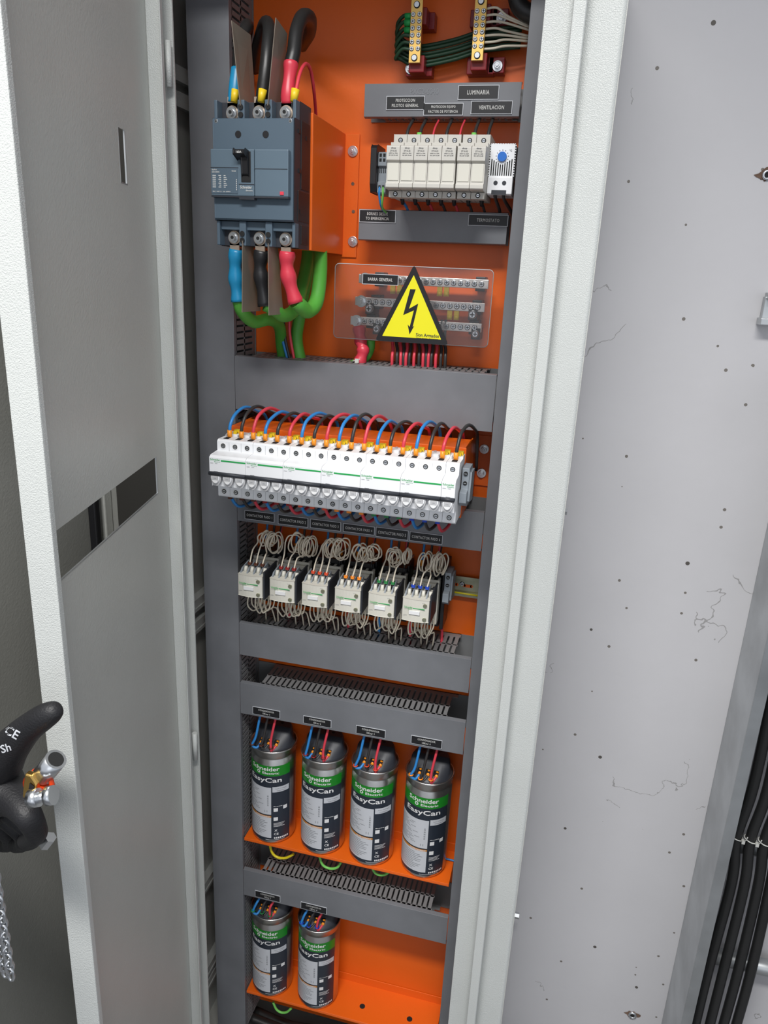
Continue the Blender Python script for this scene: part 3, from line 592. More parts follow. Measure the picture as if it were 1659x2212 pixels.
for lab, px, m in (('thin blue wire between the green cables', [(600, 680), (607, 720), (622, 780)], 'wblue'), ('thin black wire between the green cables', [(612, 680), (616, 730), (627, 780)], 'wblack'), ('thin red wire between the green cables', [(625, 670), (626, 720), (636, 780)], 'wred')):
    tag(mk('wire', B().tube([W(x, y, 1.075) for x, y in px], 0.0022, 8), m), lab, 'wire')

# ================================================================== earth and neutral bars
def earthbar(px0, px1, label, feet, wires_right):
    # px0/px1: top and bottom centre of the brass bar
    D = 1.082; a = W(*px0, D); c = W(*px1, D); xc = (a.x+c.x)/2; hw = 0.0078; z0 = c.z; z1 = a.z+0.03
    t = thing('terminal_bar', label, 'terminal bar', (xc, PLATE, z0-0.01))
    mk('bar', B().box(xc-hw, xc+hw, D, D+0.008, z0, z1), 'brass', t, 0.0006)
    n = 6; zb_ = z0+0.0165; step = 0.0078
    for i in range(n+3):
        for sx in (-1, 1):
            if i >= n: continue
            b = B(); screw(b, xc+sx*0.0042, zb_+i*step, D-0.0004, 0.0031); mk('clamp_screw', b, ['steel', 'hole'], t)
    for zz in (z0+0.006, zb_+n*step+0.003):
        b = B(); b.cyl((xc, D-0.0016, zz), 'd', 0.0032, 0.002, 16); b.cyl((xc, D-0.0008, zz), 'd', 0.0042, 0.001, 16, mi=1); mk('fixing_rivet', b, ['steel', 'hole'], t)
    b = B(); screw(b, xc, zb_+n*step+0.0155, D-0.001, 0.007); mk('stud_bolt', b, ['steel', 'hole'], t)
    for zz in (z0+0.001, z0+0.056):
        s = feet
        b = B(); b.box(xc-0.017, xc+0.019, PLATE-0.018, PLATE-0.0005, zz-0.010, zz+0.010); b.box(xc-0.009, xc+0.012, D+0.008, PLATE-0.018, zz-0.010, zz+0.010)
        if s > 0: b.box(xc+0.012, xc+0.033, PLATE-0.018, PLATE-0.0005, zz-0.009, zz+0.010)
        mk('insulator', b, 'redins', t, 0.001)
        hexbolt(t, xc+(0.024 if s > 0 else -0.011), zz-0.001, PLATE-0.0185, 0.0068)
    return xc, z0
e1 = earthbar((899, 0), (896.5, 136), 'brass terminal bar with green earth wires on red insulators', -1, False)
e2 = earthbar((1038.5, 0), (1031, 131), 'brass terminal bar with cream wires on red insulators, nearer the cabinet edge', 1, True)
for i in range(6):
    z = e1[1]+0.0165+i*0.0078
    t = thing('earth_wire', 'dark green wire from the earth bar, %s from the bottom, curling towards the other bar' % ords[i], 'wire', (e1[0]-0.008, 1.085, z), 'earth wires')
    g_ = i >= 3
    y0 = 1.087+0.002*(i % 2)
    mk('insulation', B().tube([(e1[0]-0.006, y0, z), (e1[0]-0.018, y0, z+0.001), (e1[0]-0.028, y0+0.006, z-0.008), (e1[0]-0.024, y0+0.015, e1[1]+0.010+0.005*i), (e1[0]+0.0, y0+0.018, e1[1]+0.002+0.0048*i), (e1[0]+0.045, y0+0.018, e1[1]+0.008+0.0048*i), (e1[0]+0.085, y0+0.019, e1[1]+0.018+0.0048*i), (e1[0]+0.135, y0+0.019, e1[1]+0.022+0.0048*i)], 0.0024, 8), 'wdgreen', t)
    if g_: mk('ferrule', B().cyl((e1[0]-0.0165, y0, z), 'x', 0.0040, 0.010, 12), 'green', t)
for i in range(7):
    z = e2[1]+0.0145+i*0.0075; zq = e2[1]+0.036; rr = random.uniform(-0.003, 0.003)
    t = thing('neutral_wire', 'cream wire leaving the right brass bar, %s from the bottom' % ords[i], 'wire', (e2[0]+0.008, 1.085, z), 'cream wires on the right brass bar')
    mk('insulation', B().tube([(e2[0]+0.006, 1.088, z), (e2[0]+0.020, 1.089, z+0.001), (e2[0]+0.034, 1.093, zq+(z-zq)*0.75+rr), (e2[0]+0.062, 1.100, zq+(z-zq)*0.5-0.004+rr)], 0.0015, 8), 'wwhite', t)
mk_ = thing('wire', 'thick black cable entering the upper right corner behind the frame', 'cable', (-0.10, 1.1, 0.30))
mk('sheath', B().tube([W(1112, -40, 1.09), W(1118, 5, 1.09), W(1135, 25, 1.09), W(1160, 34, 1.09)], 0.011, 12), 'cblack', mk_)

# ================================================================== fuse holders, thermostat, terminals
FN, FS = 1.000, 1.036; FX = W(836, 312, FN).x; FP = 0.0178
dinrail('steel mounting rail carrying the fuse holders and the thermostat', -0.275, -0.105, 0.140, 1.094)
def fuse(x, label, group):
    x1 = x+FP-0.0005
    t = thing('fuse_holder', label, 'fuse holder', (x+FP/2, 1.095, 0.10), group)
    b = B().prism([(1.092, 0.1020), (1.092, 0.1775), (FS, 0.1775), (FS, 0.1600), (FN+0.002, 0.1590), (FN, 0.1575), (FN, 0.1420), (FN+0.004, 0.1400), (FN+0.004, 0.1160), (FN+0.001, 0.1150), (FN+0.001, 0.1105), (FN+0.003, 0.1090), (FS, 0.1080), (FS, 0.1020)], x, x1, 'x')
    b.box(x, x1, FS-0.016, FS, 0.1600, 0.1655); b.box(x, x1, FS-0.016, FS, 0.1, 0.108)
    mk('housing', b, 'fusew', t, 0.0004)
    mk('window', B().box(x+0.0015, x1-0.0015, FN+0.003, FN+0.0045, 0.1185, 0.1390), 'cream', t, 0.0003)
    for z in (0.1705, 0.1043):
        d_ = FS if z > 0.12 else FS-0.016
        b = B(); b.cyl((x+FP/2, d_-0.0003, z), 'd', 0.0031, 0.001, 18, mi=0); b.cyl((x+FP/2, d_-0.0006, z), 'd', 0.0020, 0.001, 10, mi=1); b.box(x+FP/2-0.0016, x+FP/2+0.0016, d_-0.0008, d_-0.0005, z-0.0003, z+0.0003, 0); mk('terminal_screw', b, ['hole', 'steel'], t)
    xc = x+FP/2-0.0002; b = B()
    b.text('dkop', xc, 0.1545, FN-0.0002, 0.0022, 0.0062, anchor='c'); b.text('2T10-32', xc, 0.1515, FN-0.0002, 0.0019, 0.0085, anchor='c'); b.text('690V In: 32A', xc, 0.1490, FN-0.0002, 0.0015, 0.0115, anchor='c'); b.text('IEC 269 Gr:aM', xc, 0.1468, FN-0.0002, 0.0013, 0.0115, anchor='c')
    mk('printing', b, 'inkd', t)
    return t
f0 = fuse(FX, 'ivory fuse holder at the left end of the group of five', 'ivory fuse holders')
for i in range(1, 5): dup(f0, (i*FP, 0, 0), 'ivory fuse holder, %s from the left in the group of five' % ords[i], 'ivory fuse holders')
X6 = W(989, 318, FN).x
dup(f0, (X6-FX, 0, 0), 'ivory fuse holder, left one of the separate pair', 'ivory fuse holders')
dup(f0, (X6-FX+FP, 0, 0), 'ivory fuse holder, right one of the pair beside the thermostat', 'ivory fuse holders')
b = B(); b.box(FX+5*FP-0.0004, FX+5*FP+0.003, FS-0.012, 1.092, 0.106, 0.150); tag(mk('end_clamp', b, 'dark', None, 0.001), 'dark grey spacer between the two groups of fuse holders', 'end clamp')
# feeder wires above and below
fx = [FX+(i+0.5)*FP for i in range(5)]+[X6+0.5*FP, X6+1.5*FP]
fc = ['black', 'green', 'red', 'black', 'red', 'green', 'black']; fc2 = ['blue', 'black', 'red', 'black', 'red', 'black', 'black']
wm = {'blue': 'wblue', 'black': 'wblack', 'red': 'wred', 'green': 'wblack'}
for i, x in enumerate(fx):
    where = 'fuse holder %s from the left' % ords[i]
    t = thing('wire', 'short %swire dropping from the top duct into the %s' % ('green-sleeved ' if fc[i] == 'green' else fc[i]+' ', where), 'wire', (x, 1.062, 0.177), 'wires above the fuse holders')
    mk('insulation', B().tube([(x+0.001, 1.062, 0.175), (x+0.002, 1.070, 0.190), (x+0.002, 1.092, 0.203), (x+0.003, 1.105, 0.214)], 0.0022 if fc[i] != 'red' else 0.0014, 8), wm[fc[i]], t)
    if fc[i] == 'green': mk('ferrule', B().cyl((x+0.001, 1.062, 0.176), 'z', 0.0032, 0.008, 12), 'wlg', t)
    t = thing('wire', 'short %s wire leaving the bottom of the %s' % (fc2[i], where), 'wire', (x, 1.062, 0.102), 'wires below the fuse holders')
    mk('insulation', B().tube([(x, 1.064, 0.099), (x+0.001, 1.080, 0.0955), (x+0.002, 1.106, 0.086)], 0.0019, 8), wm[fc2[i]], t)
    mk('ferrule', B().cyl((x, 1.060, 0.104), (0, 0.9, -1), 0.0032, 0.010, 12, r2=0.0024), 'black', t)
# thermostat
D = 1.040; a = W(1059, 309, D); c = W(1112, 422, D); x0, x1 = a.x, a.x+0.0335; zt_, zb_ = a.z, c.z
t = thing('thermostat', 'white finned enclosure thermostat with blue dial at the right end of the fuse row', 'thermostat', ((x0+x1)/2, 1.095, zb_))
b = B(); b.box(x0+0.0015, x1-0.0015, D, D+0.040, zb_, zt_-0.001)
h = zt_-zb_; zm = zb_+h*0.36
for i in range(13):
    z = zm+0.001+i*(zt_-zm-0.002)/12.5; b.box(x0, x1, D+0.001, D+0.038, z-0.0006, z+0.0006)
for i in range(15):
    x = x0+0.002+i*(x1-x0-0.004)/14; b.box(x-0.0005, x+0.0005, D+0.001, D+0.038, zt_-0.001, zt_)
mk('housing', b, 'white', t)
b = B()
for i in range(10):
    x = x0+0.004+i*(x1-x0-0.008)/9; zz = zm+0.0135+0.007*abs(i-4.5)/4.5; b.box(x-0.0007, x+0.0007, D-0.0003, D+0.001, zm+0.001, zz)
mk('vent_slot', b, 'hole', t)
xc = (x0+x1)/2; zc = zt_-h*0.26
mk('front_ledge', B().box(x0+0.0008, x1-0.0008, D-0.003, D+0.01, zb_+0.001, zm-0.001), 'white', t, 0.0008)
mk('dial', B().cyl((xc, D-0.003, zc), 'd', 0.0058, 0.0035, 28), 'blueknob', t, 0.0003)
b = B()
for k in range(11):
    q = math.radians(-140+28*k); b.box(xc+0.0078*math.sin(q)-0.0005, xc+0.0078*math.sin(q)+0.0005, D-0.0003, D+0.0002, zc+0.0078*math.cos(q)-0.0005, zc+0.0078*math.cos(q)+0.0005)
b.text('°C', xc+0.0085, zc+0.006, D-0.0003, 0.0025); mk('printing', b, 'inkd', t)
b = B()
for sx in (-0.0055, 0.0055): b.cyl((xc+sx, D-0.0034, zb_+h*0.23), 'd', 0.0027, 0.001, 14)
b.box(xc-0.010, xc+0.009, D-0.0034, D, zb_+0.0005, zb_+0.0055)
mk('clamp_hole', b, 'dark', t)
for k, sx in enumerate((-0.006, 0.005)):
    x = xc+sx
    tag(mk('wire', B().tube([(x, 1.041, zb_+0.004), (x+0.001, 1.048, zb_-0.004), (x+0.003+0.004*k, 1.090, zb_-0.014), (x+0.004+0.012*k, 1.112, zb_-0.03)], 0.0022, 8), 'wblack'), 'black wire from the bottom of the thermostat, %s one' % ['left', 'right'][k], 'wire')
t = thing('end_clamp', 'dark finned clip beside the thermostat at the duct', 'end clamp', (x1+0.001, 1.09, zb_))
b = B(); b.box(x1+0.0005, x1+0.0055, 1.058, 1.092, zb_+0.006, zt_-0.004)
for i in range(9): b.box(x1+0.0005, x1+0.0062, 1.056, 1.060, zb_+0.010+i*0.005, zb_+0.0125+i*0.005)
mk('housing', b, 'dark', t)
# feed-through terminals left of the fuses
D = 1.055; a = W(818, 328, D)
t = thing('terminal_block', 'pair of grey spring terminals with black end stop left of the fuse holders', 'terminal block', (a.x+0.006, 1.095, a.z-0.05))
b = B(); b.prism([(1.092, a.z-0.052), (1.092, a.z), (D+0.002, a.z), (D, a.z-0.002), (D, a.z-0.017), (D+0.004, a.z-0.019), (D+0.004, a.z-0.036), (D, a.z-0.038), (D, a.z-0.050), (D+0.002, a.z-0.052)], a.x, a.x+0.0115, 'x'); mk('housing', b, 'mgrey', t, 0.0004)
b = B()
for sx in (0.003, 0.0082):
    for dz in (0.004, 0.010): b.box(a.x+sx-0.0016, a.x+sx+0.0016, D-0.0003, D+0.001, a.z-dz-0.002, a.z-dz+0.002)
    b.box(a.x+sx-0.0016, a.x+sx+0.0016, D-0.0003, D+0.001, a.z-0.0445, a.z-0.0412)
    for q in (-0.0012, 0.0012): b.box(a.x+sx+q-0.0005, a.x+sx+q+0.0005, D+0.0035, D+0.005, a.z-0.0255, a.z-0.0195)
mk('clamp_opening', b, 'hole', t)
b = B().prism([(1.092, a.z-0.050), (1.092, a.z+0.008), (D-0.002, a.z+0.008), (D-0.006, a.z+0.004), (D-0.006, a.z-0.040), (D-0.002, a.z-0.050)], a.x-0.009, a.x-0.0005, 'x'); mk('end_stop', b, 'black', t, 0.001)
for k, (sx, m, nm) in enumerate(((0.003, 'wblue', 'blue'), (0.008, 'wlg', 'pale green'))):
    x = a.x+sx
    tag(mk('wire', B().tube([(x, D+0.001, a.z-0.043), (x, D+0.001, a.z-0.054), (x+0.001-0.004*k, D+0.012, a.z-0.068), (x+0.002-0.004*k, 1.10, a.z-0.075)], 0.0016, 8), m), 'thin %s wire from the grey spring terminals left of the fuses' % nm, 'wire')

# ================================================================== busbars, cover, warning sign
BD = 1.098
scr = {0: (8, 0.0), 1: (10, 0.0), 2: (10, 0.0)}
for k, (l, r, nm) in enumerate((((775, 600), (1055, 616), 'upper'), ((767, 649), (1047, 666), 'middle'), ((757, 691), (1040, 710), 'lower'))):
    a, c = W(*l, BD), W(*r, BD); z = (a.z+c.z)/2; hh = 0.0062
    t = thing('busbar', '%s of the three tinned busbars behind the clear cover' % nm, 'busbar', ((a.x+c.x)/2, BD, z))
    mk('bar', B().box(a.x, c.x, BD, BD+0.005, z-hh, z+hh), 'tin', t, 0.0005)
    n = 17; x_s = a.x+0.022
    for i in range(n):
        b = B(); screw(b, x_s+i*(c.x-x_s-0.010)/(n-1), z, BD-0.001, 0.0042, n=16); mk('clamp_screw', b, ['steel', 'hole'], t)
    b = B(); b.cyl((a.x+0.010, BD-0.002, z), 'd', 0.0085, 0.002, 20); b.cyl((a.x+0.010, BD-0.007, z), 'd', 0.0055, 0.005, 6, smooth=False); b.cyl((a.x+0.010, BD-0.009, z), 'd', 0.003, 0.003, 12); mk('stud_bolt', b, 'steel', t)
    for i in ((3, 4, 10, 11) if k == 0 else (4, 5, 12, 13) if k == 1 else ()):
        x = x_s+i*(c.x-x_s-0.010)/(n-1); mk('spade_terminal', B().box(x-0.0035, x+0.0035, BD+0.001, BD+0.006, z-hh-0.013, z-hh).cyl((x, BD+0.003, z-hh-0.012), 'z', 0.004, 0.006, 10), 'yclip', t)
    for x in (a.x+0.030, c.x-0.012): mk('standoff', B().box(x-0.007, x+0.007, BD+0.005, PLATE-0.0005, z-0.010, z+0.010), 'black', t, 0.001)
for q, r in (((796, 667), 0.0062), ((1020, 680), 0.0062), ((1026, 722), 0.0055), ((812, 711), 0.0055)):
    p = W(*q, 1.09); b = B(); b.box(p.x-0.0065, p.x+0.0065, 1.097, PLATE-0.0005, p.z-0.008, p.z+0.008, 2); screw(b, p.x, p.z, 1.0925, r)
    tag(mk('busbar_support', b, ['steel', 'hole', 'black']), 'black busbar support with round screw, at the %s %s of the clear cover' % ('upper' if q[1] < 700 else 'lower', 'left' if q[0] < 900 else 'right'), 'busbar support')
D = 1.070; a, c = W(724, 570, D), W(1060, 748, D)
xa, xb, za, zb_ = a.x, W(1067, 582, D).x, (a.z+W(1067, 582, D).z)/2, W(722, 729, D).z
t = thing('clear_cover', 'clear acrylic sheet covering the busbars', 'cover', ((xa+xb)/2, D, zb_))
rr = 0.006; pr = []
for cx, cz, a0 in ((xb-rr, za-rr, 0), (xa+rr, za-rr, 90), (xa+rr, zb_+rr, 180), (xb-rr, zb_+rr, 270)):
    for k in range(5): q = math.radians(a0+k*22.5); pr.append((cx+rr*math.cos(q), cz+rr*math.sin(q)))
mk('sheet', B().prism(pr, D, D+0.002, 'd'), 'acrylic', t)
b = B(); N_ = len(pr)
b.tube([(x, D+0.001, z) for x, z in pr], 0.0006, 6, sub=0, closed=True); mk('polished_edge', b, 'lgrey', t)
nameplate(['BARRA GENERAL'], (783.7, 590.6), (860.3, 617.2), D, 'black name plate reading BARRA GENERAL on the clear cover')
t = thing('warning_sign', 'yellow triangular electric shock warning sign with black border on the clear cover', 'warning sign', (-0.22, D, zb_))
tp, tl_, tr_ = W(895, 571, D), W(810, 737, D), W(969, 744, D); zb2 = (tl_.z+tr_.z)/2
T = [(tp.x, tp.z), (tl_.x, zb2), (tr_.x, zb2)]
gx, gz = sum(p[0] for p in T)/3, sum(p[1] for p in T)/3
def rtri(sc, r):
    o = []
    P_ = [((p[0]-gx)*sc+gx, (p[1]-gz)*sc+gz) for p in T]
    for i in range(3):
        p, a_, c_ = Vector(P_[i]), Vector(P_[i-1]), Vector(P_[(i+1) % 3]); u = (a_-p).normalized(); v = (c_-p).normalized()
        o += [tuple(p+u*r), tuple(p+(u+v)*r*0.28), tuple(p+v*r)]
    return o
mk('border', B().prism(rtri(1.0, 0.005), D-0.0008, D, 'd'), 'black', t)
mk('face', B().prism(rtri(0.80, 0.0008), D-0.0011, D-0.0007, 'd'), 'yellow', t)
bz = [(889, 624), (899, 624.5), (889.5, 663), (903.5, 655.5), (893.5, 707), (897, 703), (885.5, 722), (881, 700), (886, 705.5), (895, 667), (871, 680.5)]
# bolt outline: upper bar, kink, lower bar, arrow head
bz = [(886.5, 624.8), (898.3, 625.2), (883.8, 667), (903.8, 655.8), (891.8, 706.3), (895.3, 703.5), (885, 722.3), (881.2, 701), (885.4, 706), (894.5, 670.3), (871.5, 680.3)]
P_ = [W(*q, D) for q in bz]
b = B(); n = len(P_); vs = [(p.x, D-0.0014, p.z) for p in P_]
b.add(vs, [(0, 1, 2), (0, 2, 10), (10, 2, 3), (10, 3, 9), (9, 3, 4), (9, 4, 8), (8, 4, 6), (4, 5, 6), (8, 6, 7)]); mk('lightning_symbol', b, 'black', t)
q = W(898.5, 726.5, D); mk('lettering', B().text('Sion Armados', q.x, q.z, D-0.0014, 0.0048, 0.0335).text('Tableros electricos y Automatizacion', q.x+0.0005, q.z-0.0028, D-0.0014, 0.0014, 0.0325), 'navylab', t)
# feeder cable with red sleeve, left of the cover
cable('cable with wrinkled red sleeve from the lower busbar stud down into the tall duct', [('sleeve', [W(775, 705, 1.088), W(779, 735, 1.085), W(784, 758, 1.082), W(776, 786, 1.080)], lambda q: 0.0088+0.0011*math.sin(q*22), 'shred'), ('sheath', [W(800, 735, 1.10), W(798, 755, 1.10), W(786, 775, 1.098), W(760, 790, 1.09)], 0.0075, 'wgreen')])
p = W(771, 778, 1.070); tag(mk('cable_tie', B().tube([(p.x+0.009*math.cos(a_), p.y+0.012+0.010*math.sin(a_), p.z+0.003*math.cos(a_)) for a_ in [j*math.pi/8 for j in range(16)]], 0.0013, 6, sub=0, closed=True).box(p.x-0.003, p.x+0.003, p.y-0.001, p.y+0.003, p.z-0.004, p.z+0.002), 'tie'), 'small white cable tie around the red sleeve at the tall duct', 'cable tie')
for i in range(15):
    x_px = 848+i*8.0; c = 'red' if i % 2 == 0 else 'black'
    a_, e_ = W(x_px, 736, 1.10), W(x_px-1+3*math.sin(i), 772, 1.085)
    if i == 14: c = 'black'
    tag(mk('wire', B().tube([a_+V3(0, 0, 0.03), a_, (a_+e_)/2+V3(0.001, 0, 0), e_, e_+V3(0, 0.003, -0.025)], 0.0024, 8), mats[c]), '%s wire running from the busbars into the tall duct, %s from the left' % (c, ords[i]), 'wire', 'wires below the warning sign')

# ================================================================== contactors
CX = -0.467; CP = 0.0534
dinrail('passivated steel mounting rail behind the contactors, bare at its right end', -0.48, -0.097, -0.4765, 1.118, holes=(-0.142, -0.118))
def contactor(x, k, label):
    t = thing('contactor', label, 'contactor', (x+0.022, 1.118, -0.52), 'contactors in the row')
    mk('base', B().box(x, x+0.045, 1.078, 1.117, -0.535, -0.437).box(x+0.002, x+0.043, 1.066, 1.078, -0.445, -0.437).box(x+0.0005, x+0.0445, 1.070, 1.078, -0.530, -0.445), 'black', t, 0.001)
    b = B().box(x, x+0.0445, 1.054, 1.078, -0.520, -0.4515); b.box(x, x+0.0445, 1.058, 1.078, -0.4515, -0.4465); mk('body', b, 'cream', t, 0.0008)
    b = B()
    for i in range(4):
        xs = x+0.0065+i*0.0105; b.cyl((xs, 1.0535, -0.4585), 'd', 0.0030, 0.001, 14, mi=0); b.cyl((xs, 1.0532, -0.4585), 'd', 0.0020, 0.001, 10, mi=1)
        b.box(xs-0.003, xs+0.003, 1.060, 1.070, -0.4466, -0.4462, 0)
    mk('terminal_screw', b, ['hole', 'steel'], t)
    pr = [(x, 0.9985)]+[(x+0.0405*i/8, 0.9985-0.0035*math.sin(math.pi*i/8)) for i in range(1, 8)]+[(x+0.0405, 0.9985), (x+0.0405, 1.040), (x, 1.040)]
    fb = mk('auxiliary_block', B().prism(pr, -0.4915, -0.4555, 'z', smooth=False), 'cream', t, 0.0005)
    mk('side_carrier', B().box(x+0.0405, x+0.0430, 1.002, 1.056, -0.4965, -0.4490).box(x+0.001, x+0.040, 1.040, 1.054, -0.490, -0.458), 'dark', t, 0.0006)
    b = B()
    for i in range(4):
        xs = x+0.001+i*0.0108; b.prism([(1.003, -0.4560), (1.010, -0.4495), (1.036, -0.4455), (1.036, -0.4560)], xs, xs+0.0022, 'x')
    mk('fin', b, 'mgrey', t)
    b = B()
    for i in range(4):
        xs = x+0.004+i*0.0108; b.cyl((xs+0.0025, 1.012, -0.4565), (0, 0.35, 1), 0.0034, 0.0095, 12, r2=0.0026)
    mk('terminal_tower', b, 'cream', t)
    d = 0.9947; b = B()
    b.text('Schneider', x+0.0035, -0.4700, d-0.0004, 0.0030, 0.0125, mi=0); b.text('Electric', x+0.0090, -0.4722, d-0.0004, 0.0014, 0.0070, mi=0); b.box(x+0.0165, x+0.0345, d-0.0003, d+0.0008, -0.4698, -0.4690, 0)
    b.text('LC1D-K', x+0.002, -0.4835, d+0.0018, 0.0013, mi=1); b.text('31 NC', x+0.0305, -0.4605, d+0.0008, 0.0012, mi=1); b.text('32 NC', x+0.0305, -0.4935, d+0.0008, 0.0012, mi=1); b.text('TeSys', x+0.0335, -0.4860, d+0.0010, 0.0012, mi=1)
    mk('printing', b, ['green', 'ink'], fb)
    mk('marker_window', B().box(x+0.011, x+0.0275, d-0.0012, d+0.001, -0.4795, -0.4735), 'white2', fb, 0.0003)
    b = B()
    for zc in (-0.4640, -0.4865): b.cyl((x+0.0345, d+0.0008, zc), 'd', 0.0030, 0.002, 18, mi=0)
    mk('terminal_recess', b, 'railzn', fb)
    # damping resistor leads: three coils above, three below
    rnd = random.Random(k*5+1)
    for i in range(3):
        xs = x+0.0095+i*0.0108; r0 = rnd.uniform(0.009, 0.0135); cz = -0.4135+rnd.uniform(-0.004, 0.004); cx = xs+0.008+rnd.uniform(-0.002, 0.007); ya = rnd.uniform(0.5, 1.35) if (k not in (3,) and not (k == 2 and i == 0) and not (k == 4 and i == 0)) else 0.25; cd_ = 1.045
        P = [(xs, 1.022, -0.452), (xs+0.0008, 1.022, -0.443), (xs+0.004, 1.026, cz-0.012)]
        ph = rnd.uniform(170, 230); st = rnd.uniform(0.0003, 0.0009)
        for j in range(27):
            q = math.radians(ph-j*40); wob = 1+0.16*math.sin(j*1.7+i+k)
            P.append((cx+math.cos(q)*r0*math.cos(ya)*wob*0.85+j*st*0.5, cd_+math.cos(q)*r0*math.sin(ya)+j*0.0004, cz+math.sin(q)*r0*1.25*wob))
        P += [(cx+0.006, 1.085, cz-0.01)]
        mk('resistor_lead', B().tube(P, 0.00125, 6, sub=3), 'wwhite', t)
        mk('marker', B().tube([(xs+0.0005+0.0026*math.cos(a_), 1.022+0.0026*math.sin(a_), -0.4445) for a_ in [j*math.pi/5 for j in range(10)]], 0.0011, 6, sub=0, closed=True).box(xs-0.0012, xs+0.0040, 1.017, 1.020, -0.4462, -0.4430), 'tie_'+tc[k], t)
        mk('ferrule', B().cyl((xs, 1.021, -0.4565), (0.02, 0.05, 1), 0.0019, 0.0080, 8), 'black', t)
        cx2 = x+0.008+i*0.012+rnd.uniform(-0.002, 0.002); P = [(xs, 1.022, -0.495)]; r1 = rnd.uniform(0.006, 0.009)
        for j in range(22):
            q = math.radians(150+j*40); wob = 1+0.2*math.sin(j*2.1+i*2+k)
            P.append((cx2+math.cos(q)*r1*0.6+j*0.00035, 1.030+math.cos(q)*0.006+j*0.001, -0.5185+math.sin(q)*0.0150*wob))
        P += [(cx2+0.010, 1.062, -0.54), (cx2+0.009+rnd.uniform(-0.003, 0.004), 1.075, -0.575)]
        mk('resistor_lead', B().tube(P, 0.00125, 6, sub=3), 'wwhite', t)
    return t
for k in range(6):
    contactor(CX+k*CP, k, 'cream and black contactor whose leads carry %s markers, %s' % (tc[k], 'right end of the row' if k == 5 else ords[k]+' from the left'))
    x = CX+k*CP
    for i, (c, m) in enumerate((('blue', 'wblue'), ('black', 'wblack'), ('red', 'wred'))):
        xs = x+0.010+i*0.0125
        t = thing('wire', '%s wire entering the top of the contactor with %s markers' % (c, tc[k]), 'wire', (xs, 1.09, -0.437), 'power wires above the contactors')
        mk('insulation', B().tube([(xs, 1.088, -0.427), (xs+0.001, 1.090, -0.41), (xs+0.001, 1.095, -0.385), (xs, 1.097, -0.372)], 0.0020, 8), m, t)
        mk('ferrule', B().cyl((xs, 1.088, -0.439), 'z', 0.0026, 0.012, 12), 'ferrule', t)
    xs = x+0.0395
    t = thing('wire', 'thin black control wire into the cream front of the contactor with %s markers' % tc[k], 'wire', (xs, 1.064, -0.4465), 'control wires above the contactors')
    mk('insulation', B().tube([(xs, 1.064, -0.436), (xs+0.001, 1.067, -0.415), (xs+0.002, 1.085, -0.385), (xs+0.002, 1.09, -0.372)], 0.0013, 8), 'wblack', t)
    mk('ferrule', B().cyl((xs, 1.064, -0.4475), 'z', 0.0017, 0.013, 10), 'black', t)
    xs = x+0.047
    tag(mk('wire', B().tube([(xs, 1.098, -0.535), (xs+0.002, 1.096, -0.552), (xs+0.004, 1.090, -0.58)], 0.0024, 8), ['wred', 'wblack', 'wred', 'wblue', 'wred', 'wred'][k]), '%s wire below the right edge of the contactor with %s markers' % (['red', 'black', 'red', 'blue', 'red', 'red'][k], tc[k]), 'wire', 'wires leaving the contactors downwards')
t = thing('end_clamp', 'tall black end stop right of the last contactor', 'end clamp', (-0.150, 1.118, -0.54))
mk('housing', B().box(-0.1530, -0.1470, 1.070, 1.117, -0.535, -0.425), 'black', t, 0.001)
endblock(-0.1480, -0.460, 1.050, 'small grey terminal block on the rail right of the last contactor')
p0, p1 = W(972, 1277, 1.12), W(1032, 1289, 1.12)
tag(mk('earth_wire', B().tube([(-0.150, 1.119, p0.z), (-0.0945, 1.119, p0.z-0.001)], 0.0016, 8), 'wyg'), 'thin yellow green wire along the bare rail right of the contactors', 'wire')
p = W(998, 1262, 1.122); b = B(); screw(b, p.x, p.z, 1.1235, 0.0042); tag(mk('rail_screw', b, ['steel', 'hole']), 'round screw in the bare rail right of the contactors', 'screw')

rn = random.Random(9)
for i in range(5):  # added black tubes standing in for the shade below the lower shelf
    P = [(-0.50+0.09*j+rn.uniform(-0.01, 0.01), 1.00+0.026*i+rn.uniform(-0.006, 0.006), -1.525+0.012*(i % 2)+rn.uniform(-0.004, 0.010)) for j in range(6)]
    tag(mk('power_cable', B().tube(P, 0.011, 12), 'cblack'), 'black tube added to darken the cabinet bottom below the lower shelf', 'cable', 'added dark tubes on the cabinet bottom')
